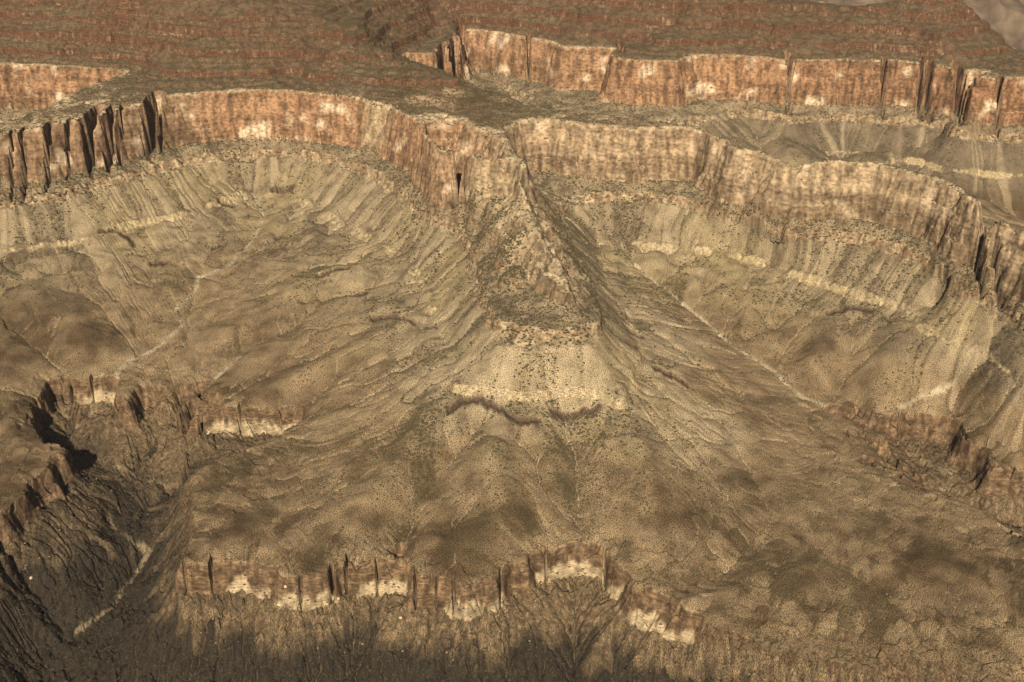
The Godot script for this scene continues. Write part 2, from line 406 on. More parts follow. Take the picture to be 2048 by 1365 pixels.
# spreads the marked levels over the field: coarse grids first, then finer ones
func solve() -> void:
	var sizes := [30, 60, 120, 240, 480]
	var prev := PackedFloat32Array()
	var prev_n := 0
	for n: int in sizes:
		var w := n + 1
		var step: int = N / n
		var a := PackedFloat32Array()
		var c := PackedFloat32Array()
		a.resize(w * w)
		c.resize(w * w)
		for j in W:
			var jj := (j + step / 2) / step
			for i in W:
				if cnt[j * W + i] > 0.0:
					var t := jj * w + (i + step / 2) / step
					a[t] += acc[j * W + i] / cnt[j * W + i]
					c[t] += 1.0
		var f := PackedFloat32Array()
		f.resize(w * w)
		for j in w:
			for i in w:
				var t := j * w + i
				if c[t] > 0.0:
					f[t] = a[t] / c[t]
				elif prev_n == 0:
					f[t] = -150.0
				else:
					var x := i * 0.5
					var y := j * 0.5
					var i0 := mini(int(x), prev_n - 1)
					var j0 := mini(int(y), prev_n - 1)
					var q := j0 * (prev_n + 1) + i0
					f[t] = lerpf(lerpf(prev[q], prev[q + 1], x - i0), lerpf(prev[q + prev_n + 1], prev[q + prev_n + 2], x - i0), y - j0)
		var rounds: int = 300 if n == 30 else (60 if n < 240 else (26 if n == 240 else 14))
		for r in rounds:
			var over := 1.7 if r < rounds - 4 else 1.0
			for j in w:
				var up := -w if j > 0 else w
				var down := w if j < n else -w
				for i in w:
					var t := j * w + i
					if c[t] == 0.0:
						var left := -1 if i > 0 else 1
						var right := 1 if i < n else -1
						f[t] += over * (0.25 * (f[t + up] + f[t + down] + f[t + left] + f[t + right]) - f[t])
		prev = f
		prev_n = n
	fld = prev


func blur_field(keep: float) -> void:
	var f := fld.duplicate()
	for j in range(1, N):
		for i in range(1, N):
			var t := j * W + i
			var m := 0.125 * (f[t - 1] + f[t + 1] + f[t - W] + f[t + W]) + 0.5 * f[t]
			fld[t] = lerpf(m, f[t], keep)


# the rock column: (thickness across the ground, thickness in height) of each bed, from the red wall's rim upwards and downwards
func strata() -> void:
	var keys := PackedVector2Array()
	var soft := PackedVector2Array()
	for p in [Vector2(-1000, -1194), Vector2(-266.5, -460), Vector2(-256, -400), Vector2(-160, -304), Vector2(-158.2, -300.5), Vector2(-139, -283), Vector2(-136, -265), Vector2(-62, -193), Vector2(-56, -168), Vector2(-31, -150), Vector2(-27.5, -112), Vector2(-24, -106), Vector2(-17, -58), Vector2(-14.5, -54), Vector2(-6, -8), Vector2(0, 0)]:
		keys.append(p)
	for p in [Vector2(-1000, -1194), Vector2(-266.5, -460), Vector2(-256, -400), Vector2(-62, -193), Vector2(-54, -176), Vector2(-31, -150), Vector2(-25, -112), Vector2(-20, -84), Vector2(-18, -79), Vector2(-6, -8), Vector2(0, 0)]:
		soft.append(p)
	var at := Vector2(0, 0)
	for b in [Vector2(10, 1.5), Vector2(2, 7), Vector2(10, 2), Vector2(1.5, 5), Vector2(8, 2), Vector2(3, 20), Vector2(14, 3), Vector2(1.5, 6), Vector2(12, 3), Vector2(2, 8), Vector2(10, 3), Vector2(4, 23), Vector2(14, 4), Vector2(1.5, 7), Vector2(12, 3), Vector2(2, 9), Vector2(8, 2), Vector2(4, 21), Vector2(16, 4.5), Vector2(2, 8), Vector2(14, 4), Vector2(3, 12), Vector2(300, 250)]:
		at += b
		if b.y > b.x * 2.0 and b.y > 6.5:
			red_beds.append(Vector2(at.x - b.x, at.x))
		keys.append(at)
	soft.append(Vector2(155, 158))
	soft.append(at)
	hard_lut = lut(keys)
	soft_lut = lut(soft)


func lut(k: PackedVector2Array) -> PackedFloat32Array:
	var r := PackedFloat32Array()
	var m := 0
	for n in 5201:
		var f := -900.0 + n * 0.25
		while m < k.size() - 2 and k[m + 1].x < f:
			m += 1
		r.append(lerpf(k[m].y, k[m + 1].y, (f - k[m].x) / (k[m + 1].x - k[m].x)))
	return r


func noise(seed_: int, wave: float, octaves := 3, kind := FastNoiseLite.TYPE_SIMPLEX_SMOOTH, ridged := false) -> FastNoiseLite:
	var n := FastNoiseLite.new()
	n.seed = seed_
	n.noise_type = kind
	n.frequency = 1.0 / wave
	n.fractal_type = FastNoiseLite.FRACTAL_NONE if octaves < 2 else (FastNoiseLite.FRACTAL_RIDGED if ridged else FastNoiseLite.FRACTAL_FBM)
	n.fractal_octaves = octaves
	return n


func contours() -> void:
	# near red wall, round the mesa nose, to the pale right-hand cliff
	rim([-1698, 3248, 0, -1572, 3393, 0, -1448, 3506, 0, -1348, 3567, 0, -1261, 3673, 0, -1228, 3700, 0, -1187, 3768, 0, -1124, 3825, 0, -1099, 3873, 0, -1082, 3903, 0, -1014, 3933, 0, -868, 3977, 0, -701, 3983, 0, -587, 3933, 0, -464, 3879, 0, -400, 3819, 0, -334, 3722, 0, -260, 3593, 0, -232, 3456, 0, -210, 3389, 0, -146, 3324, 0, -66, 3248, 0, -32, 3252, 0, 15, 3283, 0, 29, 3204, 0, 21, 3274, 0, -3, 3356, 0, -22, 3471, 0, -16, 3556, 0, 26, 3630, 0, 97, 3646, 0, 194, 3609, 0, 338, 3546, 0, 465, 3567, 0, 542, 3541, 0], 42, -31, false)
	# the fin that runs off to the right
	rim([542, 3541, 0, 565, 3471, 0, 598, 3436, -0.8, 612, 3350, -1.6, 645, 3352, -2, 691, 3296, -3.6, 741, 3238, -6, 787, 3224, -4, 853, 3247, -0.8, 879, 3239, 0, 949, 3234, 0, 1031, 3145, 0, 1086, 3092, 0, 1104, 3025, 0, 1116, 2994, -0.8, 1117, 2906, -1.6, 1111, 2862, -2, 1140, 2814, -2.8, 1179, 2756, -3.2, 1232, 2567, -4, 1288, 2399, -4.8], 45, -31, true)
	# back of the mesa strip, head of the back canyon, far red wall
	rim([538, 3556, 0, 512, 3577, 0, 298, 3662, 0, 114, 3751, 0, 49, 3796, 0, 9, 3861, 0, -38, 3946, 0, -136, 4073, 0, -204, 4166, 0, -249, 4235, 0, -332, 4350, 0, -396, 4433, 0, -389, 4487, 0, -292, 4487, 0, -257, 4558, 0, -241, 4598, 0, -219, 4673, 0, -200, 4749, 0, -191, 4855, 0, -187, 4900, 0, -114, 4891, 0, -4, 4810, 0, 59, 4749, 0, 170, 4681, 0, 180, 4606, 0, 299, 4598, 0, 380, 4574, 0, 347, 4433, 0, 410, 4395, 0, 527, 4373, 0, 558, 4373, 0, 622, 4448, 0, 678, 4471, 0, 865, 4448, 0, 946, 4388, 0, 981, 4388, 0, 1151, 4395, 0, 1380, 4373, 0, 1450, 4307, 0, 1500, 4250, 0, 1514, 4166, 0, 1592, 4132, 0, 1675, 4132, 0, 1823, 4166, 0, 2027, 4380, 0], 38, -31, false)
	# far left wall and the back of the left arm
	rim([-2227, 4410, 0, -1931, 4365, 0, -1752, 4343, 0, -1570, 4321, 0, -1442, 4285, 0, -1322, 4250, 0, -1253, 4242, 0, -1229, 4214, 0, -1302, 4180, 0, -1339, 4047, 0, -1385, 3921, 0, -1402, 3779, 0, -1449, 3646, 0, -1579, 3481, 0], 38, -31, false)
	# skyline of the upper slopes
	line([-2327, 4718, 185, -1668, 4701, 188, -1249, 4491, 225, -984, 4463, 230, -741, 4548, 215, -490, 4832, 165, -240, 5044, 122, 50, 4999, 130, 423, 4865, 150, 684, 4731, 165, 976, 4721, 140, 1045, 4698, 130, 1221, 4673, 124, 1324, 4652, 128, 1402, 4686, 150, 1475, 4654, 205, 1532, 4666, 210, 1603, 4613, 160, 1669, 4625, 105, 1722, 4575, 62, 1702, 4210, 6])
	# crest of the middle spur
	line([-643, 4320, 165, -537, 4249, 120, -361, 4104, 72, -195, 3986, 44, -67, 3844, 20, -51, 3749, 8, -106, 3551, 6])
	line([-2600, 5700, 120, 0, 5700, 60, 1300, 5700, -20, 2000, 5700, -129.9, 2700, 5700, -158.9])
	line([1500, 4900, -4, 1750, 4800, -43.9, 1950, 4600, -79.2, 2250, 4250, -99.5])
	# floor of the far left alcove
	line([-2400, 4290, -69.1, -1750, 4240, -65, -1450, 4200, -59.8])
	# back canyon wash
	line([-74, 4821, -57, -26, 4709, -59.8, 65, 4485, -64])
	line([60, 4000, -74.2, 330, 3900, -104.6, 700, 3900, -135, 1000, 4000, -141.7])
	line([1049, 4197, -135, 1201, 4184, -138.8, 1361, 4015, -171, 1509, 3902, -201, 1642, 3806, -236, 1777, 3579, -259.3])
	line([1530, 4192, -59.8, 1399, 4185, -104.6, 1227, 4184, -138.8])
	line([801, 4380, -61.2, 871, 4262, -104.6, 979, 4187, -132])
	# crest of the butte
	line([24, 3227, -1.2, 15, 3142, -6, 35, 3011, -11.6, 74, 2847, -17.6, 117, 2693, -22.8, 142, 2626, -28.4])
	line([-54, 3395, -17, -58, 3163, -25.2, -29, 2895, -29.2, 13, 2679, -41.1])
	# foot of the butte cliff
	line([-241, 3584, -52.2, -168, 3427, -52.2, -120, 3234, -52.2, -93, 2979, -52.2, -70, 2771, -52.2, -36, 2592, -52.2, 18, 2565, -52.2, 73, 2560, -52.2, 140, 2570, -52.2, 189, 2581, -52.2, 192, 2697, -52.2, 181, 2817, -52.2, 165, 2945, -52.2, 146, 3084, -52.2, 126, 3273, -52.2, 111, 3440, -52.2, 88, 3574, -52.2])
	line([-35, 2518, -64, 28, 2498, -64, 105, 2503, -64, 182, 2523, -64])
	# pale yellow ledge
	line([-1730, 3192, -135, -1544, 3266, -135, -1426, 3319, -135, -1283, 3350, -135, -1177, 3422, -135, -1129, 3505, -135, -1006, 3570, -135, -917, 3672, -135, -847, 3785, -135, -766, 3766, -135, -693, 3795, -135, -578, 3636, -135, -438, 3455, -135, -308, 3266, -135, -213, 3053, -135, -169, 2899, -135, -138, 2663, -135, -118, 2472, -135, -70, 2458, -135, 6, 2439, -135, 60, 2434, -135, 137, 2451, -135, 230, 2448, -135, 264, 2522, -135, 289, 2598, -135, 293, 2746, -135, 252, 2987, -135, 233, 3210, -135, 235, 3335, -135, 283, 3366, -135, 331, 3350, -135, 426, 3319, -135, 548, 3296, -135, 639, 3258, -135, 723, 3149, -135, 842, 3033, -135, 927, 2955, -135, 998, 2902, -135, 1062, 2859, -135, 1126, 2847, -135, 1175, 2797, -135, 1213, 2732, -135, 1332, 2585, -135])
	# left dry wash
	line([-788, 3750, -140.4, -755, 3645, -158.9, -758, 3527, -168, -804, 3349, -184, -876, 3286, -196, -867, 3181, -204, -893, 3115, -212, -887, 3059, -216, -855, 3004, -220, -881, 2919, -230, -909, 2878, -238, -944, 2839, -247, -968, 2786, -256])
	# right dry wash
	line([284, 3309, -138.8, 328, 3265, -153.9, 407, 3120, -178, 473, 2998, -196, 534, 2882, -212, 584, 2805, -223, 636, 2745, -234, 678, 2650, -252, 731, 2616, -257.3, 790, 2611, -260, 854, 2579, -263.7, 881, 2543, -265.3, 912, 2488, -269, 992, 2434, -276, 943, 2361, -282])
	line([943, 2361, -282, 999, 2294, -296, 1099, 2267, -316, 1286, 2219, -346])
	# brown rim of the left gorge
	rim([-1178, 1835, -256, -1094, 1955, -256, -1051, 2060, -256, -1024, 2148, -256, -1014, 2203, -256, -1006, 2241, -256, -1014, 2299, -256, -989, 2340, -256, -997, 2371, -256, -977, 2403, -256, -985, 2435, -256, -1039, 2446, -256, -1091, 2525, -256, -1132, 2633, -256, -1119, 2671, -256, -1128, 2727, -256, -1124, 2759, -256, -1075, 2756, -256, -1028, 2762, -256, -968, 2775, -256, -957, 2783, -256, -941, 2668, -256, -898, 2628, -256, -900, 2775, -256, -862, 2709, -256, -812, 2701, -256, -767, 2727, -256, -757, 2706, -256, -778, 2641, -256, -778, 2592, -256, -724, 2601, -256, -681, 2616, -256, -586, 2609, -256, -492, 2601, -256, -469, 2582, -256, -482, 2530, -256, -556, 2440, -256, -630, 2371, -256, -669, 2340, -256, -678, 2310, -256], 20, -268, false)
	line([-665, 2295, -253, -639, 2236, -253, -646, 2185, -253, -617, 2125, -253, -629, 2068, -253, -606, 2024, -253, -619, 2005, -253])
	line([-1223, 1938, -244, -1117, 2086, -244, -1076, 2212, -244, -1060, 2310, -244, -1057, 2393, -244, -1102, 2459, -244, -1157, 2599, -244, -1162, 2699, -244, -1153, 2778, -244])
	line([984, 1691, -248, 844, 1770, -248, 726, 1811, -248, 596, 1818, -248, 482, 1868, -248, 379, 1898, -248])
	line([1052, 1858, -240, 894, 1917, -240, 766, 1948, -240, 634, 1980, -240, 512, 2029, -240])
	line([1321, 2372, -244, 1110, 2415, -244, 1065, 2459, -244, 1053, 2539, -244, 1014, 2599, -244])
	line([-580, 2037, -246, -462, 2021, -246, -364, 2004, -246, -313, 2054, -246, -215, 2037, -246, -117, 1988, -246, -32, 2021, -246, 35, 2071, -246])
	# front rim
	rim([-633, 1993, -256, -622, 1994, -256, -577, 1999, -256, -569, 1986, -256, -566, 1999, -256, -514, 1996, -256, -480, 1991, -256, -445, 1980, -256, -434, 1966, -256, -393, 1944, -256, -339, 1966, -256, -318, 2012, -256, -309, 2019, -256, -300, 1994, -256, -255, 1999, -256, -186, 1994, -256, -181, 1956, -256, -142, 1950, -256, -90, 1913, -256, -28, 1950, -256, -22, 1972, -256, -6, 2015, -256, 24, 1994, -256, 31, 2027, -256, 47, 2050, -256, 66, 2027, -256, 127, 2055, -256, 175, 2039, -256, 190, 1994, -256, 218, 1955, -256], 20, -268, false)
	# broken front rim on the right
	rim([218, 1955, -256, 253, 1915, -256, 288, 1897, -256, 341, 1882, -256, 362, 1842, -256, 403, 1821, -256, 463, 1807, -256, 518, 1780, -256, 582, 1755, -256, 711, 1755, -256, 791, 1737, -256, 858, 1690, -256, 954, 1615, -256], 46, -267, false)
	# back edge of the right platform
	line([1105, 1979, -251, 990, 2055, -251, 944, 2079, -251, 952, 2122, -251, 927, 2182, -251, 882, 2219, -251, 799, 2233, -251, 731, 2291, -251, 626, 2394, -251])
	line([757, 2482, -256.7, 816, 2444, -260, 855, 2417, -262.7, 895, 2360, -264.3])
	rim([836, 2465, -256.3, 810, 2515, -256.3, 765, 2566, -256.3, 725, 2590, -256.3], 14, -264, false)
	# rim across the right wash
	rim([833, 2584, -256, 865, 2553, -256, 894, 2572, -256, 918, 2580, -256, 967, 2572, -256, 1009, 2553, -256, 1020, 2523, -256, 1010, 2471, -256, 1020, 2457, -256, 1036, 2416, -256, 1040, 2401, -256, 1023, 2361, -256, 1023, 2340, -256, 1048, 2338, -256, 1092, 2334, -256, 1297, 2310, -256], 18, -268, false)
	line([-917, 2753, -249, -917, 2649, -254])
	# gorge wash
	line([-986, 2767, -268, -1036, 2689, -291, -1065, 2641, -301, -998, 2557, -306, -920, 2503, -311, -832, 2471, -318, -751, 2437, -326, -800, 2385, -332, -881, 2335, -336, -833, 2279, -343, -764, 2226, -351, -799, 2121, -376, -803, 2077, -386, -868, 2031, -406, -924, 1916, -446])
	line([-691, 2636, -268, -735, 2611, -281, -808, 2567, -296, -882, 2558, -304, -889, 2517, -313])
	# ridge in the gorge corner
	line([-1198, 2171, -276, -1024, 2092, -321, -932, 2035, -366, -843, 1966, -411])
	line([-1240, 2108, -366, -1012, 2131, -346, -887, 2032, -404])
	# slopes under the front rim
	line([-676, 1873, -391, -503, 1856, -376, -206, 1844, -366, -22, 1839, -362, 116, 1844, -366, 294, 1801, -341, 419, 1741, -351])
	line([-1000, 1565, -626, -300, 1565, -596, 300, 1565, -526, 800, 1565, -366, 1050, 1565, -306])
	line([-1300, 2050, -366, -1150, 1850, -506])
	wash_line([-788, 3750, -750, 3619, -749, 3488, -774, 3385, -794, 3307, -829, 3268, -866, 3248, -859, 3193, -861, 3157, -886, 3089, -881, 3039, -851, 2991, -863, 2953, -879, 2914, -907, 2870, -927, 2849, -944, 2841, -966, 2782, -962, 2732])
	wash_line([299, 3289, 343, 3225, 407, 3120, 473, 2998, 534, 2882, 558, 2837, 584, 2805, 636, 2745, 678, 2650, 731, 2616])
	wash_line([905, 2497, 941, 2471, 992, 2432, 973, 2405, 943, 2361])
	wash_line([920, 2483, 947, 2453, 977, 2421, 960, 2397, 932, 2361])
	wash_line([898, 2500, 931, 2476, 976, 2437, 984, 2416, 951, 2361])
	wash_line([-912, 2515, -832, 2471, -751, 2437])
	wash_line([-881, 2335, -833, 2279, -781, 2241, -764, 2226, -779, 2186, -799, 2121, -803, 2077, -868, 2031])
	wash_line([-999, 2777, -1036, 2689, -1062, 2651])
	wash_line([898, 2593, 950, 2620, 1028, 2631])
	wash_line([-772, 2687, -725, 2742, -708, 2777, -675, 2839])


func swells() -> void:
	# ridges and hollows of the fans
	swell([-147, 2456, 20, -195, 2350, 20, -248, 2215, 20, -318, 2098, 20], 45)
	swell([-41, 2325, 30, -35, 2222, 30, -23, 2093, 30, -61, 2004, 30], 42)
	swell([223, 2459, 26, 251, 2334, 26, 272, 2235, 26, 282, 2116, 26], 44)
	swell([-42, 2423, -14, -129, 2279, -14, -194, 2163, -14, -203, 2077, -14, -234, 2013, -14], 28)
	swell([115, 2443, -19, 132, 2309, -19, 131, 2168, -19, 132, 2066, -19], 34)
	swell([59, 2340, -8, 47, 2235, -8, 96, 2147, -8], 22)
	swell([451, 2486, -8, 506, 2224, -8, 512, 2141, -8, 488, 2062, -8, 427, 1988, -8, 302, 1881, -8], 26)
	swell([-389, 2736, -10, -441, 2660, -10, -503, 2598, -10], 24)
	swell([-182, 2923, 12, -392, 2759, 12, -526, 2692, 12, -647, 2627, 12], 40)
	swell([-270, 3113, -11, -491, 3068, -11, -563, 2938, -11, -650, 2883, -11, -709, 2783, -11, -765, 2705, -11], 26)
	swell([-302, 3182, 12, -521, 3188, 12, -633, 3040, 12, -751, 2909, 12, -837, 2782, 12], 40)
	swell([-1366, 3136, 16, -1199, 3057, 16, -1032, 2869, 16, -977, 2800, 16], 60)
	swell([-1321, 2989, -8, -1211, 2885, -8, -1098, 2792, -8], 22)
	swell([-1177, 2569, -5, -1123, 2547, -5, -1093, 2525, -5], 20)
	swell([-871, 3448, 12, -922, 3215, 12, -927, 3118, 12], 50)
	swell([800, 2901, 22, 749, 2785, 22, 701, 2677, 22], 45)
	swell([941, 2847, 20, 906, 2690, 20, 837, 2581, 20], 50)
	swell([859, 2880, -12, 803, 2721, -12, 747, 2625, -12], 26)
	swell([715, 3004, -9, 676, 2924, -9, 599, 2900, -9, 571, 2880, -9], 24)
	swell([1126, 2778, -12, 1020, 2611, -12, 947, 2623, -12, 898, 2593, -12], 26)
	swell([1201, 2688, -10, 1121, 2666, -10, 1048, 2601, -10, 1014, 2553, -10], 26)
	swell([1181, 2612, 14, 1098, 2516, 14, 1043, 2471, 14], 50)
	swell([604, 3113, 10, 514, 3019, 10], 40)
	swell([767, 2012, 6, 796, 1950, 6, 751, 1891, 6], 40)
	swell([522, 1979, 8, 593, 1876, 8], 50)
	swell([610, 2124, 5, 701, 2091, 5], 40)
	swell([-467, 2054, 7, -584, 2149, 7], 50)
	swell([-116, 2071, 7, -146, 1998, 7], 40)
	# schist spurs
	swell([-474, 1939, 22, -431, 1890, 22, -399, 1844, 22], 35)
	swell([-246, 1926, 18, -180, 1886, 18, -150, 1838, 18], 35)
	swell([-304, 1941, -14, -296, 1887, -14, -298, 1844, -14], 20)
	swell([131, 2019, -20, 124, 1934, -20, 107, 1844, -20], 28)
	swell([291, 1888, 14, 343, 1845, 14], 40)
	swell([-960, 2102, 14, -865, 2088, 14, -804, 2062, 14], 40)
	swell([-972, 2271, 14, -913, 2330, 14, -881, 2337, 14], 35)
	swell([-768, 2271, 14, -801, 2255, 14], 25)
	# spurs of the back canyon
	swell([962, 4393, 26, 947, 4192, 26, 938, 4012, 26], 70)
	swell([1352, 4355, 18, 1268, 4162, 18, 1184, 4017, 18], 60)
	swell([822, 4308, -14, 849, 4065, -14, 919, 3996, -14], 40)
	swell([1165, 4373, -14, 1121, 4174, -14, 1124, 4006, -14], 45)
	swell([1521, 4123, 22, 1425, 4009, 22, 1335, 3904, 22], 60)
	swell([1662, 4052, 20, 1544, 3917, 20, 1456, 3772, 20], 60)
	swell([178, 4687, 22, 139, 4581, 22, 110, 4500, 22], 60)
	swell([396, 4613, 22, 352, 4508, 22, 296, 4451, 22], 60)
	swell([-291, 4978, -38.4, -292, 4700, -38.4, -325, 4506, -38.4], 50, true)
	swell([674, 4775, -25.6, 532, 4623, -25.6, 406, 4587, -25.6], 45, true)
	swell([821, 4775, -25.6, 799, 4467, -25.6], 45, true)
	swell([1168, 4454, -28.8, 1158, 4428, -28.8], 50, true)
	swell([-1156, 4978, -35.2, -1230, 4550, -35.2, -1314, 4315, -35.2], 55, true)
	swell([-636, 4249, -22.4, -736, 4021, -22.4, -861, 3987, -22.4], 45, true)
	swell([-871, 4875, 35.2, -861, 4372, 35.2, -984, 4279, 35.2], 60, true)
	swell([-1285, 4587, 28.8, -1432, 4428, 28.8], 60, true)
	swell([287, 4775, 28.8, 234, 4757, 28.8], 50, true)
	swell([951, 4587, 25.6, 982, 4506, 25.6], 50, true)
	swell([1440, 4498, 32, 1499, 4352, 32], 50, true)
	swell([-495, 4498, 25.6, -529, 4155, 25.6, -614, 4039, 25.6], 45, true)
	swell([-1702, 4775, 22.4, -1689, 4467, 22.4], 50, true)
	swell([-1446, 4412, -22.4, -1547, 4352, -22.4], 35, true)
	swell([-26, 4775, -25.6, -65, 4891, -25.6], 40, true)
	slots.append(Vector4(-1455, 3413, 12, 70))
	slots.append(Vector4(-1394, 3531, 4, 40))
	slots.append(Vector4(-1340, 3572, 7, 60))
	slots.append(Vector4(-1247, 3684, 15, 110))
	slots.append(Vector4(-1206, 3728, 9, 60))
	slots.append(Vector4(-1181, 3768, 5, 50))
	slots.append(Vector4(-1112, 3837, 19, 120))
	slots.append(Vector4(-1088, 3879, 8, 55))
	slots.append(Vector4(-1421, 3511, 3, 30))
	slots.append(Vector4(-1296, 3635, 3, 24))
	slots.append(Vector4(-250, 4558, 14, 110))
	slots.append(Vector4(-212, 4681, 13, 90))
	slots.append(Vector4(-190, 4873, 15, 90))
	slots.append(Vector4(960, 4388, 12, 70))
	slots.append(Vector4(1286, 4380, 8, 50))
	slots.append(Vector4(1406, 4343, 9, 60))
	slots.append(Vector4(1427, 4321, 10, 60))
	slots.append(Vector4(1502, 4214, 17, 120))
	slots.append(Vector4(1602, 4126, 9, 60))
	slots.append(Vector4(59, 4749, 7, 40))
	slots.append(Vector4(388, 4582, 9, 40))
	slots.append(Vector4(1109, 2831, 8, 60))
	slots.append(Vector4(1134, 2763, 7, 50))
	cracks.append(Vector4(-621, 1990, 2.5, 14))
	cracks.append(Vector4(-570, 1993, 3.5, 26))
	cracks.append(Vector4(-393, 1942, 2, 12))
	cracks.append(Vector4(-339, 1963, 4, 30))
	cracks.append(Vector4(-314, 2002, 3, 24))
	cracks.append(Vector4(-256, 1998, 2, 14))
	cracks.append(Vector4(-181, 1961, 2.5, 18))
	cracks.append(Vector4(-141, 1947, 2, 12))
	cracks.append(Vector4(-109, 1927, 2, 14))
	cracks.append(Vector4(-22, 1967, 2.5, 16))
	cracks.append(Vector4(67, 2029, 2.5, 16))
	cracks.append(Vector4(178, 2027, 2.5, 16))
	cracks.append(Vector4(-1074, 2754, 3, 18))
	cracks.append(Vector4(-1025, 2759, 3, 22))
	cracks.append(Vector4(-634, 2613, 3, 18))
	cracks.append(Vector4(-724, 2601, 4, 22))
	cracks.append(Vector4(895, 2572, 5, 24))
	cracks.append(Vector4(1014, 2502, 4, 20))
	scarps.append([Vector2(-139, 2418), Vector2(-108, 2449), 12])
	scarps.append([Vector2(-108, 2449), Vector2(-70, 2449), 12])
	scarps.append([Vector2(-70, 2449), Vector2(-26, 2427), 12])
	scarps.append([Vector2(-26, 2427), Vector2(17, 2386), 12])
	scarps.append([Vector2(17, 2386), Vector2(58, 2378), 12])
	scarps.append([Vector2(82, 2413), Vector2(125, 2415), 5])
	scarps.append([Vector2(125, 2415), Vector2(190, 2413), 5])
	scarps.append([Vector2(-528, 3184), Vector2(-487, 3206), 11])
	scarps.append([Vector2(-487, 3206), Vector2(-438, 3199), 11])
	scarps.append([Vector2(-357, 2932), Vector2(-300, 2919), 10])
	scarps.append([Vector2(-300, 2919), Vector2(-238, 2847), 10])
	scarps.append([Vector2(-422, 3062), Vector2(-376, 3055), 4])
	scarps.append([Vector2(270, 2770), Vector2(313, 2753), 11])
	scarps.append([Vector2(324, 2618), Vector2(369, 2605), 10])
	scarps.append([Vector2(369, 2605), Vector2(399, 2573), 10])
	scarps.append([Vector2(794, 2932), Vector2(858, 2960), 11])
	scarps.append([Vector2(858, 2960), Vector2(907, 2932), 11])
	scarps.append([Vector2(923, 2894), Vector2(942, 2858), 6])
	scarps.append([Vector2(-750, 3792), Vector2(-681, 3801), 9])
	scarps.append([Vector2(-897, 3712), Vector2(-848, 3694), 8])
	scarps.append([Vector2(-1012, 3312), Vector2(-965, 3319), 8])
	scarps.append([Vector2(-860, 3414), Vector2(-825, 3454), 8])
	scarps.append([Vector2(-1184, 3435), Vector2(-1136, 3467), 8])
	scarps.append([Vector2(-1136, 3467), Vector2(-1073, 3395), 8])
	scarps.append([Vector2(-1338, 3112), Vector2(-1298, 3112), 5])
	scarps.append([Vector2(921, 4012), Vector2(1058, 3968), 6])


# rows of each column lie closer where the ground is steep, so that cliffs get their share of points
func row_places() -> void:
	var fine := 2 * N
	var cum := []
	for ci in W:
		var c := PackedFloat32Array()
		c.resize(fine + 1)
		var sum := 0.0
		var last := 0.0
		var dl := NEAR
		for s in fine + 1:
			var j := s * 0.5
			var j0 := mini(int(j), N - 1)
			var f := lerpf(fld[j0 * W + ci], fld[j0 * W + W + ci], j - j0)
			var q := clampf((f + 900.0) * 4.0, 0.0, 5198.0)
			var h := hard_lut[int(q)]
			var d := NEAR * exp(LOG_SPAN * j / N)
			if s > 0:
				var dd := d - dl
				sum += (sqrt(0.2 * dd * dd + (h - last) * (h - last)) + 0.25 * dd) / (d + 600.0)
			c[s] = sum
			last = h
			dl = d
		for s in fine + 1:
			c[s] /= sum
		cum.append(c)
	for s in fine + 1:
		var run := 0.0
		var line_ := PackedFloat32Array()
		for ci in W:
			line_.append(cum[ci][s])
		for ci in W:
			run = 0.0
			for k in range(-4, 5):
				run += line_[clampi(ci + k, 0, N)]
			cum[ci][s] = run / 9.0
	px.resize(COLS * ROWS)
	py.resize(COLS * ROWS)
	pd.resize(COLS * ROWS)
	pf.resize(COLS * ROWS)
	for i in COLS:
		var u := float(i) / (COLS - 1) * N
		var i0 := mini(int(u), N - 1)
		var t := u - i0
		var a: PackedFloat32Array = cum[i0]
		var b: PackedFloat32Array = cum[i0 + 1]
		var s := 0
		var lo := 0.0
		var hi := lerpf(a[1], b[1], t)
		for j in ROWS:
			var want := float(j) / (ROWS - 1)
			while s < fine - 1 and hi < want:
				s += 1
				lo = hi
				hi = lerpf(a[s + 1], b[s + 1], t)
			var at := (s + clampf((want - lo) / maxf(hi - lo, 1e-9), 0.0, 1.0)) * 0.5
			var d := NEAR * exp(LOG_SPAN * at / N)
			pd[j * COLS + i] = d
			px[j * COLS + i] = (2.0 * u / N - 1.0) * half_width(d)


func sample(g: PackedFloat32Array, x: float, d: float) -> float:
	var u := clampf((x / (0.42 * d + 400.0) + 1.0) * 240.0, 0.0, 479.99)
	var v := clampf(log(d / NEAR) / LOG_SPAN * N, 0.0, 479.99)
	var i := int(u)
	var j := int(v)
	var t := j * W + i
	u -= i
	v -= j
	return lerpf(lerpf(g[t], g[t + 1], u), lerpf(g[t + W], g[t + W + 1], u), v)


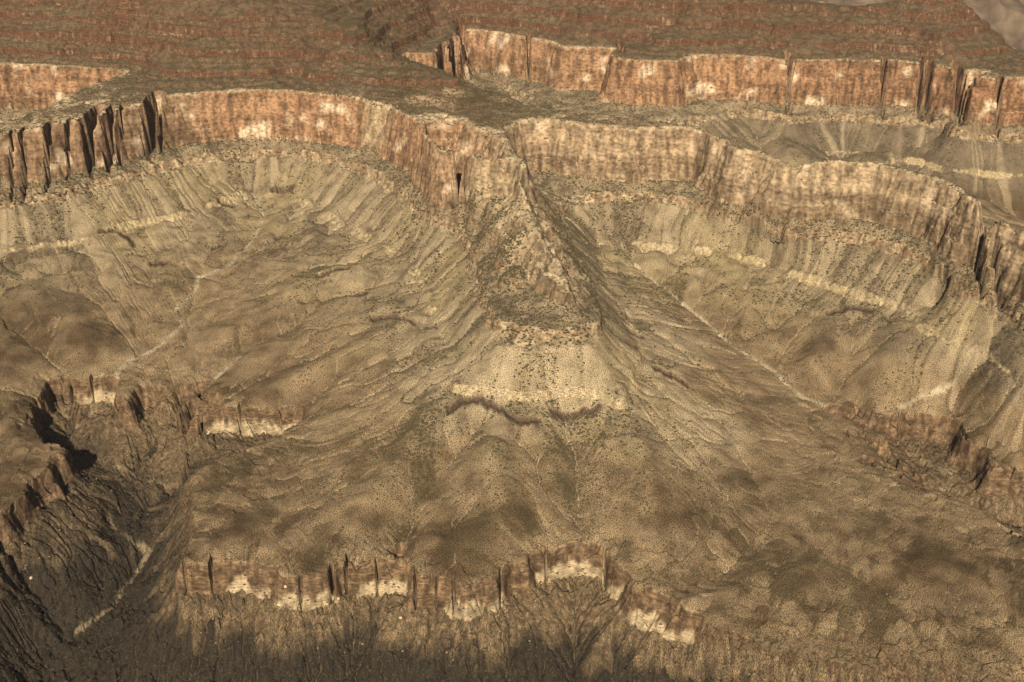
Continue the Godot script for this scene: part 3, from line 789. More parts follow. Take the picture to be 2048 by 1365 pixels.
func raise_land() -> void:
	var warp_a := noise(11, 150.0, 2)
	var warp_b := noise(12, 150.0, 2)
	var chip_a := noise(13, 34.0, 3)
	var chip_b := noise(14, 34.0, 3)
	var cleft := noise(15, 120.0, 2)
	var cleft_on := noise(16, 420.0, 1)
	var block := noise(22, 46.0, 1, FastNoiseLite.TYPE_CELLULAR)
	block.cellular_return_type = FastNoiseLite.RETURN_CELL_VALUE
	block.cellular_jitter = 0.8
	var brick_ := noise(23, 24.0, 1, FastNoiseLite.TYPE_CELLULAR)
	brick_.cellular_return_type = FastNoiseLite.RETURN_CELL_VALUE
	var cover := noise(17, 130.0, 2)
	var roll := noise(18, 240.0, 4)
	var grit := noise(19, 22.0, 3)
	var crag := noise(20, 70.0, 4)
	var near_scarp: Array[Vector3] = []
	for s in scarps:
		near_scarp.append(Vector3((s[0].x + s[1].x) * 0.5, (s[0].y + s[1].y) * 0.5 - 15.0, 60.0))
	var near := spots(near_scarp)
	scarp.resize(COLS * ROWS)
	for k in COLS * ROWS:
		var x := px[k]
		var d := pd[k]
		var f0 := sample(fld, x, d)
		var much := 0.6 if f0 < -240.0 else (0.35 if f0 < -70.0 else 1.0)
		var wx := x + much * (12.0 * warp_a.get_noise_2d(x, d) + 7.0 * chip_a.get_noise_3d(x, d, f0 * 2.0))
		var wd := d + much * (12.0 * warp_b.get_noise_2d(x, d) + 7.0 * chip_b.get_noise_3d(x, d, f0 * 2.0))
		var f := sample(fld, wx, wd)
		# vertical clefts between the buttresses of the cliffs
		var c := absf(cleft.get_noise_2d(x, d))
		var on := clampf(0.5 + 1.6 * cleft_on.get_noise_2d(x, d), 0.0, 1.0) * (1.0 - 0.9 * sample(pale_wall, x, d))
		var cut := maxf(0.0, 1.0 - c / 0.09)
		if f < -246.0 and f > -285.0:
			f += 1.8 * brick_.get_noise_2d(x, d)
		elif f > -66.0 and f < 20.0:
			f += 3.2 * block.get_noise_2d(x, d) * on + 0.8 * brick_.get_noise_2d(x, d)
		if f > -70.0:
			f -= cut * cut * on * 6.0 * clampf((f + 70.0) / 30.0, 0.0, 1.0) * clampf((28.0 - f) / 22.0, 0.0, 1.0)
		elif f < -246.0 and f > -285.0:
			f -= cut * on * 5.0 * clampf((f + 285.0) / 15.0, 0.0, 1.0)
		f += (0.9 if f < -75.0 else 2.2) * roll.get_noise_2d(x, d)
		if f > 0.0:
			f += clampf(f / 25.0, 0.0, 1.0) * (13.0 * roll.get_noise_2d(x * 0.5 + 900.0, d * 0.5) - 5.0 * maxf(0.0, 1.0 - absf(cleft.get_noise_2d(x * 0.8 + 500.0, d * 0.5)) / 0.3))
		if f0 > -75.0 and f0 < 30.0:
			for s: Vector4 in slots:
				var off := absf(x - s.x + 11.0 * chip_a.get_noise_3d(x * 0.3, d * 0.6, f0 * 2.2)) / (s.z * (1.0 + 0.5 * chip_b.get_noise_2d(f0 * 3.0, s.x)))
				if off < 1.6 and d > s.y - 90.0 and d < s.y + s.w:
					f -= 34.0 * clampf(1.5 - off * 1.3, 0.0, 1.0) * clampf((s.y + s.w - d) / 20.0, 0.0, 1.0) * clampf((f + 62.0) / 25.0, 0.0, 1.0)
		elif f0 < -244.0 and f0 > -275.0:
			for s: Vector4 in cracks:
				var off := absf(x - s.x + 3.0 * chip_a.get_noise_2d(d, x)) / s.z
				if off < 1.5 and d > s.y - 40.0 and d < s.y + s.w:
					f -= 9.0 * clampf(1.5 - off * 1.4, 0.0, 1.0) * clampf((s.y + s.w - d) / 8.0, 0.0, 1.0) * clampf((f + 268.0) / 4.0, 0.0, 1.0)
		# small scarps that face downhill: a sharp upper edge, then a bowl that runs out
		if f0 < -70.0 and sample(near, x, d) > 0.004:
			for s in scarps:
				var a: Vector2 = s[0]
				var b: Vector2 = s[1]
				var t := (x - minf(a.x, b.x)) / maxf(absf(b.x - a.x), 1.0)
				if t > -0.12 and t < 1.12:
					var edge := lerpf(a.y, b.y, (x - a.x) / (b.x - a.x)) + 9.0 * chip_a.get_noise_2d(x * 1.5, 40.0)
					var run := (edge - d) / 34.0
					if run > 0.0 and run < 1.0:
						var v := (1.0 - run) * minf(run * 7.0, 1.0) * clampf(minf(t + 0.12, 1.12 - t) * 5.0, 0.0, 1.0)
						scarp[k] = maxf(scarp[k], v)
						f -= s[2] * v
		var loose := maxf(0.75 * sample(dense_spot, x, d), 0.85 * sample(loose_spot, x, d)) if f < -2.0 and f > -62.0 else 0.0
		var buried := clampf(0.5 + 2.2 * cover.get_noise_2d(x, d), 0.0, 1.0) if f < 0.0 else clampf(0.08 + 1.3 * cover.get_noise_2d(x * 0.5, d), 0.0, 0.75)
		buried *= 1.0 - sample(hard_spot, x, d)
		var q := clampf((f + 900.0) * 4.0, 0.0, 5198.0)
		var n := int(q)
		var hh := lerpf(hard_lut[n], hard_lut[n + 1], q - n)
		var hs := lerpf(soft_lut[n], soft_lut[n + 1], q - n)
		var h := lerpf(hh, hs, buried)
		if loose > 0.0:
			h = lerpf(h, f * 3.113, loose)
		if f < -254.0 and f > -320.0:
			var gentle := sample(gentle_spot, x, d)
			if gentle > 0.02:
				h = lerpf(h, -397.0 + (f + 254.0) * 1.773, gentle)
		var rough := 0.45 if f < -64.0 else 0.8
		if f < -267.0:
			h += 12.0 * crag.get_noise_2d(x, d * 0.6) * clampf((-295.0 - f) / 50.0, 0.0, 1.0)
			rough = 1.6
		elif f > -31.0 and f < 0.0:
			rough = 2.4
		h += rough * grit.get_noise_2d(x * 1.3, d * 1.3 + 700.0)
		py[k] = h
		pf[k] = f


# water: every point sends its share downhill; where much gathers, it cuts
func run_water(power: float) -> void:
	var keys := PackedInt64Array()
	var total := COLS * ROWS
	keys.resize(total)
	for k in total:
		keys[k] = (int((py[k] + 2000.0) * 500.0) << 21) | k
	keys.sort()
	flow.resize(total)
	flow.fill(1.0)
	# each point also learns where, on average, the ground above it began: streaks of like origin run straight down the slope
	var from_x := PackedFloat32Array()
	from_x.resize(total)
	var from_d := PackedFloat32Array()
	from_d.resize(total)
	var den := PackedFloat32Array()
	den.resize(total)
	vein.resize(total)
	var offs := PackedInt32Array([-1, 1, -COLS, COLS, -COLS - 1, -COLS + 1, COLS - 1, COLS + 1])
	var wt := PackedFloat32Array()
	wt.resize(8)
	for n in range(total - 1, -1, -1):
		var k := int(keys[n] & 0x1fffff)
		var i := k % COLS
		if i == 0 or i == COLS - 1 or k < COLS or k >= total - COLS:
			continue
		var h := py[k]
		var x := px[k]
		var d := pd[k]
		var sum := 0.0
		var sx := x
		var sd := d
		var f := pf[k]
		var w := den[k]
		if w > 0.0 and not (f > -64.0 and f < -30.0 or f < -256.0 and f > -269.0):
			sx = from_x[k] / w
			sd = from_d[k] / w
		from_x[k] = sx
		from_d[k] = sd
		for o in 8:
			var m := k + offs[o]
			var fall := h - py[m]
			if fall > 0.0:
				var ex := px[m] - x
				var ed := pd[m] - d
				var s := fall * fall / (ex * ex + ed * ed)
				s = s * s * s
				wt[o] = s
				sum += s
			else:
				wt[o] = 0.0
		if sum > 0.0:
			var share := flow[k] / sum
			for o in 8:
				if wt[o] > 0.0:
					flow[k + offs[o]] += share * wt[o]
					var w2 := share * wt[o] * wt[o] / sum
					from_x[k + offs[o]] += w2 * sx
					from_d[k + offs[o]] += w2 * sd
					den[k + offs[o]] += w2
	var wide := noise(21, 46.0, 1)
	var slim := noise(24, 15.0, 2)
	for k in total:
		vein[k] = clampf(0.75 * wide.get_noise_2d(from_x[k], from_d[k]) + 0.9 * slim.get_noise_2d(from_x[k], from_d[k]), -1.0, 1.0)
	for k in total:
		var f := pf[k]
		var on := 1.0
		if f > -33.0 and f < 0.0:
			on = 0.3
		elif f > 0.0:
			on = 0.55
		elif f > -256.0 and f < -215.0:
			on = 0.5
		elif f < -267.0:
			on = 1.6
		elif f < -256.0:
			on = 0.6
		py[k] -= power * on * (minf(pow(flow[k], 0.42) * 0.42, 9.0) + (2.2 if f > -200.0 and f < -62.0 else (1.3 if f > -262.0 or f > -31.0 else 5.0)) * -vein[k])


func find_normals() -> void:
	var total := COLS * ROWS
	nrm.resize(total)
	for j in ROWS:
		var up := COLS if j < ROWS - 1 else 0
		var down := COLS if j > 0 else 0
		for i in COLS:
			var k := j * COLS + i
			var l := k - 1 if i > 0 else k
			var r := k + 1 if i < COLS - 1 else k
			var a := Vector3(px[r] - px[l], py[r] - py[l], pd[l] - pd[r])
			var b := Vector3(px[k + up] - px[k - down], py[k + up] - py[k - down], pd[k - down] - pd[k + up])
			nrm[k] = a.cross(b).normalized()


func blend(a: Color, b: Color, t: float) -> Color:
	return a.lerp(b, clampf(t, 0.0, 1.0))


const SOIL_RED := Color(0.15, 0.096, 0.062)
const BED_RED := Color(0.135, 0.068, 0.042)
const BED_PALE := Color(0.40, 0.28, 0.185)
const WALL_ORANGE := Color(0.28, 0.155, 0.09)
const WALL_BUFF := Color(0.35, 0.272, 0.182)
const VARNISH := Color(0.12, 0.07, 0.043)
const FRESH := Color(0.50, 0.38, 0.27)
const LEDGE_BROWN := Color(0.215, 0.142, 0.088)
const TALUS := Color(0.36, 0.285, 0.19)
const TALUS_DARK := Color(0.20, 0.153, 0.104)
const SHALE := Color(0.365, 0.288, 0.17)
const YELLOW := Color(0.42, 0.335, 0.205)
const GRAVEL := Color(0.45, 0.36, 0.245)
const FAN := Color(0.30, 0.22, 0.138)
const FAN_DARK := Color(0.125, 0.086, 0.052)
const TAPEATS := Color(0.10, 0.066, 0.042)
const TAPEATS_PALE := Color(0.36, 0.28, 0.185)
const RUBBLE := Color(0.15, 0.11, 0.07)
const SCHIST := Color(0.04, 0.033, 0.026)


func paint() -> void:
	var total := COLS * ROWS
	col.resize(total)
	var big := noise(31, 420.0, 3)
	var mid := noise(32, 90.0, 3)
	var small := noise(33, 18.0, 3)
	var streak := noise(34, 30.0, 3)
	var broad := noise(35, 120.0, 2)
	for k in total:
		var x := px[k]
		var d := pd[k]
		var h := py[k]
		var f := pf[k]
		var ny := nrm[k].y
		var n0 := big.get_noise_2d(x, d)
		var n1 := mid.get_noise_2d(x, d)
		var n2 := small.get_noise_2d(x, d)
		var wet := log(1.0 + flow[k] * 0.05)
		var vn := vein[k]
		var c: Color
		if f > -1.0:
			c = blend(SOIL_RED, Color(0.172, 0.128, 0.085), 0.4 + n1 * 0.4 - n0 * 0.6 + n2 * 0.4)
			c = blend(c, BED_PALE, sample(pale_spot, x, d))
			var bed := small.get_noise_2d(h * 7.0 + n1 * 8.0, x * 0.05)
			var rock := blend(BED_RED, BED_PALE, bed * 1.8 - 0.35)
			c = blend(c, rock, clampf((0.78 - ny) / 0.16, 0.0, 1.0))
			c = blend(c, WALL_BUFF, clampf((9.0 - f) / 9.0, 0.0, 1.0) * 0.5)
		elif f > -31.0:
			var s := streak.get_noise_3d(x, h * 0.13, d)
			var p := broad.get_noise_3d(x, h * 1.3, d)
			var buff: float = sample(pale_wall, x, d)
			c = blend(WALL_ORANGE, WALL_BUFF, buff)
			c = blend(c, VARNISH.lerp(Color(0.17, 0.122, 0.08), buff), s * 0.7 + 0.2 + sample(dark_wall, x, d) + 1.0 * small.get_noise_2d(h * 1.2, x * 0.03) + clampf((-70.0 - h) / 40.0, 0.0, 1.0) * (0.15 + 0.6 * buff) + n1 * 0.4)
			c = blend(c, FRESH, (p - 0.26) * 4.0 * (1.0 - buff * 0.7))
			c = blend(c, Color(0.33, 0.255, 0.165), sample(dense_spot, x, d) * (0.8 + n2))
			c = blend(c, TALUS, (ny - 0.62) / 0.2)
		elif f > -63.0:
			c = blend(TALUS, TALUS_DARK, 0.4 + n1 * 1.2)
			c = blend(c, blend(LEDGE_BROWN, WALL_BUFF, 0.4 + 2.0 * streak.get_noise_3d(x, h * 4.0, d)), (0.80 - ny) / 0.14)
		elif f > -256.0:
			var t := clampf((-150.0 - f) / 50.0, 0.0, 1.0)
			c = blend(TALUS, TALUS_DARK, 0.42 + n1 * 0.5 - n0 * 0.4 - vn * 1.1)
			c = blend(c, SHALE, (0.25 + n0 * 1.2 + n2 * 0.5 - wet * 0.2) * clampf((-62.0 - f) / 20.0, 0.0, 1.0) * 1.3)
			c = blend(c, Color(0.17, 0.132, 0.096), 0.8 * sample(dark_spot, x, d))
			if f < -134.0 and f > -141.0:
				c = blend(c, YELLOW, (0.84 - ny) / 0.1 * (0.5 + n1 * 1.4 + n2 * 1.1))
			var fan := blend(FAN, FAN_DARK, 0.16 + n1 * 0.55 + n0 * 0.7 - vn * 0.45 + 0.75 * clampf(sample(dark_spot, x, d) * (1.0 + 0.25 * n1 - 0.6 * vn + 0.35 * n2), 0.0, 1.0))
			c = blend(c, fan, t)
			c = blend(c, GRAVEL, (wet - 1.1) * 0.28 + n2 * 0.15 + (vn - 0.25) * 1.2 * (1.0 - 0.6 * t))
			c = blend(c, GRAVEL, sample(pale_spot, x, d) * (0.55 + 0.5 * vn) * clampf((f + 238.0) / 12.0, 0.0, 1.0))
			c = blend(c, Color(0.11, 0.075, 0.056), minf(scarp[k] * 1.9, 0.95))  # shadow under the scarp edge, painted into the ground colour
			var l := sample(wash, x, d)
			c = blend(c, Color(0.54, 0.45, 0.325), clampf(1.7 - (l + 8.0 * n2 + 3.0 * n1) / 5.0, 0.0, 1.0) * (0.85 + n2))
		elif f > -267.0:
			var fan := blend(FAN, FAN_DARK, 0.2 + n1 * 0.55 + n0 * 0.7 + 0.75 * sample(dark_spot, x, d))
			c = blend(TAPEATS, LEDGE_BROWN, n2 * 0.8 + 1.4 * small.get_noise_2d(h * 5.0, x * 0.05) + 0.25)
			c = blend(c, TAPEATS_PALE, (-466.0 + 34.0 * sample(pale_spot, x, d) - h) / 9.0 + n2 * 0.9 - n1 * 1.5)
			c = blend(c, blend(fan, RUBBLE, (-256.0 - f) / 8.0), (ny - 0.74) / 0.12 + n2 * 0.5 + 2.0 * sample(gentle_spot, x, d))
		else:
			var t := clampf((-286.0 - f) / 36.0 + n1 * 0.5 - vn * 0.9, 0.0, 1.0)
			c = blend(RUBBLE, Color(0.235, 0.165, 0.102), 0.25 + n2 * 1.6)
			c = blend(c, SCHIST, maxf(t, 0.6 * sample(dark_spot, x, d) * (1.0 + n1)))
			c = blend(c, RUBBLE, (wet - 1.6) * 0.35)
			var l := sample(wash, x, d)
			c = blend(c, GRAVEL, clampf(1.4 - (l + 8.0 * n2 + 3.0 * n1) / 4.5, 0.0, 1.0) * (0.6 + n2))
		var v := 1.0 + 0.16 * n2
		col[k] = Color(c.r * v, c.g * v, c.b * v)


func ramp(stops: Array) -> Gradient:
	var g := Gradient.new()
	g.offsets = PackedFloat32Array()
	var o := PackedFloat32Array()
	var c := PackedColorArray()
	for s in stops:
		o.append(s[0])
		var v := Color(s[1], s[1], s[1]) if s[1] is float else s[1] as Color
		c.append(v)
	g.offsets = o
	g.colors = c
	return g


func picture(n: FastNoiseLite, stops: Array, side := 1024) -> NoiseTexture2D:
	var t := NoiseTexture2D.new()
	t.width = side
	t.height = side
	t.seamless = true
	t.seamless_blend_skirt = 0.15
	t.noise = n
	t.color_ramp = ramp(stops)
	return t


func rock(called: String, tex: Texture2D, scale1: Vector3, over: Texture2D, scale2: Vector3, relief: Texture2D, height: float) -> StandardMaterial3D:
	var m := StandardMaterial3D.new()
	m.resource_name = called
	m.vertex_color_use_as_albedo = true
	m.roughness = 1.0
	m.metallic_specular = 0.15
	m.albedo_texture = tex
	m.uv1_triplanar = true
	m.uv1_world_triplanar = true
	m.uv1_scale = scale1
	m.uv1_triplanar_sharpness = 3.0
	m.detail_enabled = true
	m.detail_albedo = over
	m.detail_blend_mode = BaseMaterial3D.BLEND_MODE_MUL
	m.detail_uv_layer = BaseMaterial3D.DETAIL_UV_2
	m.uv2_triplanar = true
	m.uv2_world_triplanar = true
	m.uv2_scale = scale2
	m.uv2_triplanar_sharpness = 3.0
	if relief:
		m.heightmap_enabled = true
		m.heightmap_texture = relief
		m.heightmap_scale = height
	return m


func nearest_map(places: Array) -> PackedByteArray:
	var r := PackedByteArray()
	r.resize(121 * 121)
	for j in 121:
		var d := NEAR * exp(LOG_SPAN * j / 120.0)
		for i in 121:
			var q := Vector2((i / 60.0 - 1.0) * half_width(d), d)
			var best := 1e18
			for n in places.size():
				for s: Vector2 in places[n][2]:
					var l := q.distance_squared_to(s)
					if l < best:
						best = l
						r[j * 121 + i] = n
	return r


var pale_wall := PackedFloat32Array()
var pale_spot := PackedFloat32Array()


var dark_spot := PackedFloat32Array()
var dense_spot := PackedFloat32Array()
var gentle_spot := PackedFloat32Array()
var hard_spot := PackedFloat32Array()
var loose_spot := PackedFloat32Array()


# soft-edged places: where pale rock or gravel lies open, where bench, where bushes stand thick
func spots(list: Array) -> PackedFloat32Array:
	var r := PackedFloat32Array()
	r.resize(W * W)
	for s: Vector3 in list:
		var u := 2.1 * s.z / half_width(s.y) * 0.5 * N
		var j0 := maxi(0, int(gy(maxf(NEAR, s.y - 1.5 * s.z))))
		var j1 := mini(N, int(gy(s.y + 1.5 * s.z)) + 1)
		for j in range(j0, j1 + 1):
			var d := NEAR * exp(LOG_SPAN * j / N)
			var c := gx(s.x, d)
			for i in range(maxi(0, int(c - u)), mini(N, int(c + u)) + 1):
				var l := (Vector2(s.x, s.y) - Vector2((2.0 * i / N - 1.0) * half_width(d), d)).length_squared() / (s.z * s.z)
				r[j * W + i] = maxf(r[j * W + i], exp(-l * l))
	return r


var dark_wall := PackedFloat32Array()


func wall_tones(walls: PackedByteArray, tone: Array) -> PackedFloat32Array:
	var a := PackedFloat32Array()
	for v in walls:
		a.append(tone[v])
	for r in 3:
		var b := a.duplicate()
		for j in range(1, 120):
			for i in range(1, 120):
				var t := j * 121 + i
				a[t] = 0.25 * (b[t - 1] + b[t + 1] + b[t - 121] + b[t + 121])
	var r := PackedFloat32Array()
	r.resize(W * W)
	for j in W:
		for i in W:
			r[j * W + i] = a[(j / 4) * 121 + i / 4]
	return r


const UPPER := 0
const WALL := 1
const SLOPE := 2
const LEDGE := 3
const RIMROCK := 4
const GORGE := 5
const WASH := 6


func emit(index: PackedInt32Array, called: String, material: Material, parent: Node3D, origin: Vector3, remap: PackedInt32Array) -> MeshInstance3D:
	var v := PackedVector3Array()
	var n := PackedVector3Array()
	var c := PackedColorArray()
	var ix := PackedInt32Array()
	ix.resize(index.size() * 6)
	var o := 0
	for k in index:
		for m in [k, k + 1, k + COLS, k + COLS + 1]:
			if remap[m] < 0:
				remap[m] = v.size()
				v.append(Vector3(px[m], py[m], -pd[m]) - origin)
				n.append(nrm[m])
				c.append(col[m])
		var a := remap[k]
		var b := remap[k + 1]
		var e := remap[k + COLS]
		var g := remap[k + COLS + 1]
		if absf(py[k] - py[k + COLS + 1]) < absf(py[k + 1] - py[k + COLS]):
			ix[o] = a
			ix[o + 1] = e
			ix[o + 2] = g
			ix[o + 3] = a
			ix[o + 4] = g
			ix[o + 5] = b
		else:
			ix[o] = a
			ix[o + 1] = e
			ix[o + 2] = b
			ix[o + 3] = b
			ix[o + 4] = e
			ix[o + 5] = g
		o += 6
	for k in index:
		remap[k] = -1
		remap[k + 1] = -1
		remap[k + COLS] = -1
		remap[k + COLS + 1] = -1
	var arrays := []
	arrays.resize(Mesh.ARRAY_MAX)
	arrays[Mesh.ARRAY_VERTEX] = v
	arrays[Mesh.ARRAY_NORMAL] = n
	arrays[Mesh.ARRAY_COLOR] = c
	arrays[Mesh.ARRAY_INDEX] = ix
	var mesh := ArrayMesh.new()
	mesh.add_surface_from_arrays(Mesh.PRIMITIVE_TRIANGLES, arrays)
	mesh.surface_set_material(0, material)
	var mi := MeshInstance3D.new()
	mi.name = called
	mi.mesh = mesh
	if parent == self:
		mi.position = origin
	parent.add_child(mi, true)
	return mi


var names_used := {}


func numbered(called: String) -> String:
	names_used[called] = names_used.get(called, -1) + 1
	return called if names_used[called] == 0 else "%s_%03d" % [called, names_used[called]]


func tag(o: Node3D, label: String, category: String, kind := "", group := "") -> void:
	o.set_meta("label", label)
	o.set_meta("category", category)
	if kind:
		o.set_meta("kind", kind)
	if group:
		o.set_meta("group", group)


# outcrops come in pieces: each large one stays apart under an id of its own, crumbs go back to the slope beneath
func tidy(rows: Dictionary, maps: Array) -> void:
	var owner_ := PackedInt32Array()
	owner_.resize(COLS * ROWS)
	owner_.fill(-1)
	var ids := rows.keys()
	ids.sort()
	for id: int in ids:
		var kind := id / 2048
		if kind in [WALL, LEDGE, RIMROCK] or kind == UPPER and id % 32 > 0:
			for k in rows[id]:
				owner_[k] = id
	var next := 0
	for id: int in ids:
		var kind := id / 2048
		if not (kind in [WALL, LEDGE, RIMROCK] or kind == UPPER and id % 32 > 0):
			continue
		var all: PackedInt32Array = rows[id]
		rows.erase(id)
		var crumbs := PackedInt32Array()
		for first in all:
			if owner_[first] != id:
				continue
			var heap := PackedInt32Array([first])
			owner_[first] = -2
			var at := 0
			while at < heap.size():
				var k := heap[at]
				at += 1
				for o in [-1, 1, -COLS, COLS]:
					if k + o >= 0 and k + o < COLS * ROWS and owner_[k + o] == id:
						owner_[k + o] = -2
						heap.append(k + o)
			if heap.size() < (40 if kind != UPPER else 110):
				crumbs.append_array(heap)
			else:
				rows[id + 100000 * next] = heap
				next += 1
		for k in crumbs:
			var to := 0
			if kind == UPPER:
				to = id - id % 32
			else:
				var ci := clampi(int(round(gx(px[k], pd[k]) * 0.25)), 0, 120)
				var cj := clampi(int(round(gy(pd[k]) * 0.25)), 0, 120)
				var under := GORGE if pf[k] < -262.0 else (UPPER if pf[k] > -3.0 else SLOPE)
				to = (under * 64 + (maps[under] as PackedByteArray)[cj * 121 + ci]) * 32
			if not rows.has(to):
				rows[to] = PackedInt32Array()
			rows[to].append(k)


func build_land() -> void:
	var maps := [nearest_map(UPPER_PLACES), nearest_map(WALL_PLACES), nearest_map(SLOPE_PLACES), nearest_map(LEDGE_PLACES), nearest_map(RIMROCK_PLACES), nearest_map(GORGE_PLACES), nearest_map(WASH_PLACES)]
	var places := [UPPER_PLACES, WALL_PLACES, SLOPE_PLACES, LEDGE_PLACES, RIMROCK_PLACES, GORGE_PLACES, WASH_PLACES]
	var jig_a := noise(41, 60.0, 3)
	var jig_b := noise(42, 60.0, 3)
	var rows := {}
	for j in ROWS - 1:
		for i in COLS - 1:
			var k := j * COLS + i
			var f := 0.25 * (pf[k] + pf[k + 1] + pf[k + COLS] + pf[k + COLS + 1])
			var x := px[k]
			var d := pd[k]
			var kind := SLOPE
			var part := 0
			if f > 0.0:
				kind = UPPER
				for b in red_beds.size():
					if f < red_beds[b].y:
						if f > red_beds[b].x:
							part = b + 1
						break
			elif f > -31.0:
				kind = WALL
			elif f > -63.0:
				kind = WALL
				part = 1 if f < -54.5 else 2
			elif f > -256.0:
				if f < -135.0 and f > -140.0 and nrm[k].y < 0.84:
					kind = LEDGE
				elif sample(wash, x, d) < 7.0 + 4.0 * jig_a.get_noise_2d(d * 3.0, x * 3.0):
					kind = WASH
			elif f > -267.0:
				if nrm[k].y > 0.84 or sample(gentle_spot, x, d) > 0.35:
					kind = GORGE if f < -261.0 else SLOPE
				else:
					kind = RIMROCK
					part = 1 if py[k] < -437.0 else 0
			else:
				kind = GORGE
				if sample(wash, x, d) < 6.0 + 3.0 * jig_a.get_noise_2d(d * 3.0, x * 3.0):
					kind = WASH
			var qx := x + 34.0 * jig_a.get_noise_2d(x, d)
			var qd := clampf(d + 34.0 * jig_b.get_noise_2d(x, d), NEAR, 5690.0)
			var ci := clampi(int(round(gx(qx, qd) * 0.25)), 0, 120)
			var cj := clampi(int(round(gy(qd) * 0.25)), 0, 120)
			var map: PackedByteArray = maps[kind]
			var id: int = (kind * 64 + map[cj * 121 + ci]) * 32 + part
			if not rows.has(id):
				rows[id] = PackedInt32Array()
			rows[id].append(k)
	tidy(rows, maps)
	lap("sorted the land")
	var remap := PackedInt32Array()
	remap.resize(COLS * ROWS)
	remap.fill(-1)
	var made := {}
	var ids := rows.keys()
	ids.sort()
	for long_id: int in ids:
		var id := long_id % 100000
		var kind := id / 2048
		var which := (id / 32) % 64
		var part := id % 32
		if rows[long_id].size() < 4:
			continue
		var place: Array = places[kind][which]
		var at: Vector2 = place[2][0]
		var origin := Vector3(at.x, -400.0, -at.y)
		var mat: Material = mats[kind]
		if kind in [SLOPE, GORGE, WASH]:
			var o := emit(rows[long_id], numbered(place[0]), mat, self, origin, remap)
			if kind == WASH:
				tag(o, place[1], "dry wash", "structure")
			else:
				tag(o, place[1], "hillside" if kind == SLOPE else "gorge", "structure")
			continue
		var key := kind * 64 + which
		if not made.has(key):
			var root := Node3D.new()
			root.name = numbered(place[0])
			root.position = origin
			add_child(root, true)
			if kind == UPPER:
				tag(root, place[1], "hillside", "structure")
			elif kind == LEDGE:
				tag(root, place[1], "rock ledge", "", "yellow ledges of one rock layer")
			else:
				tag(root, place[1], "butte" if place[0] == "rocky_butte" else "cliff", "", "red walls of the mesa" if kind == WALL else "brown cliffs round the platform")
			made[key] = root
		var called := "cliff_face"
		if kind == LEDGE:
			called = "rock_band"
		elif kind == UPPER:
			called = "soil_slope" if part == 0 else "rock_ledge"
		elif kind == WALL and part > 0:
			called = "rock_ledge" if part == 1 else "bench"
			mat = mats[SLOPE] if part == 2 else mats[WALL]
		elif kind == RIMROCK and part == 1:
			called = "pale_foot"
		emit(rows[long_id], called, mat, made[key], Vector3(at.x, -400.0, -at.y), remap)
	lap("built the land")


var mats := []
var red_beds := []


func make_materials() -> void:
	var dots := picture(noise(51, 7.0, 3), [[0.0, 0.38], [0.38, 0.56], [0.52, 0.95], [0.7, 1.0], [1.0, 1.0]])
	var patch := picture(noise(52, 60.0, 4), [[0.0, 0.7], [0.5, 0.9], [1.0, 1.0]])
	var stripes := picture(noise(55, 22.0, 4), [[0.0, 0.6], [0.4, 0.84], [0.55, 0.97], [1.0, 1.0]])
	var beds := picture(noise(56, 34.0, 4), [[0.0, 0.4], [0.42, 0.75], [0.55, 0.97], [1.0, 1.0]])
	var thin := picture(noise(58, 30.0, 4), [[0.0, 0.66], [0.42, 0.86], [0.55, 0.97], [1.0, 1.0]])
	var stains := picture(noise(57, 70.0, 5), [[0.0, 0.6], [0.4, 0.85], [0.6, 1.0], [1.0, 1.0]])
	mats.resize(7)
	mats[UPPER] = rock("red_beds", dots, Vector3.ONE / 420.0, thin, Vector3(1.0 / 1300.0, 1.0 / 170.0, 1.0 / 1300.0), dots, 40.0)
	mats[WALL] = rock("red_wall", stains, Vector3(1.0 / 420.0, 1.0 / 1100.0, 1.0 / 420.0), stripes, Vector3(1.0 / 900.0, 1.0 / 520.0, 1.0 / 900.0), stains, 200.0)
	mats[SLOPE] = rock("talus", dots, Vector3.ONE / 420.0, patch, Vector3.ONE / 1130.0, dots, 50.0)
	mats[LEDGE] = rock("yellow_beds", stripes, Vector3(1.0 / 160.0, 1.0 / 400.0, 1.0 / 160.0), beds, Vector3(1.0 / 500.0, 1.0 / 60.0, 1.0 / 500.0), stripes, 200.0)
	mats[RIMROCK] = rock("brown_beds", thin, Vector3(1.0 / 700.0, 1.0 / 120.0, 1.0 / 700.0), stains, Vector3.ONE / 500.0, beds, 150.0)
	mats[GORGE] = rock("gorge_rock", dots, Vector3(1.0 / 330.0, 1.0 / 900.0, 1.0 / 330.0), stripes, Vector3(1.0 / 500.0, 1.0 / 1600.0, 1.0 / 500.0), stripes, 260.0)
	mats[WASH] = rock("wash_gravel", dots, Vector3.ONE / 300.0, patch, Vector3.ONE / 700.0, dots, 80.0)


func bush_mesh() -> ArrayMesh:
	var st := SurfaceTool.new()
	st.begin(Mesh.PRIMITIVE_TRIANGLES)
	var rng := RandomNumberGenerator.new()
	rng.seed = 7
	var rings := 3
	var seg := 6
	var pts := []
	for r in rings + 1:
		for s in seg:
			var up := float(r) / rings
			var a := TAU * (s + 0.5 * (r % 2)) / seg
			var w := sqrt(maxf(0.0, 1.0 - pow(up * 1.15 - 0.25, 2.0))) * (0.8 + 0.4 * rng.randf()) * (0.25 if r == rings else 1.0)
			pts.append(Vector3(cos(a) * w, up * (0.9 + 0.3 * rng.randf()) - 0.1, sin(a) * w))
	for r in rings:
		for s in seg:
			var a: Vector3 = pts[r * seg + s]
			var b: Vector3 = pts[r * seg + (s + 1) % seg]
			var c: Vector3 = pts[r * seg + seg + s]
			var e: Vector3 = pts[r * seg + seg + (s + 1) % seg]
			for p in [a, c, b, b, c, e]:
				st.add_vertex(p)
	st.generate_normals()
	return st.commit()


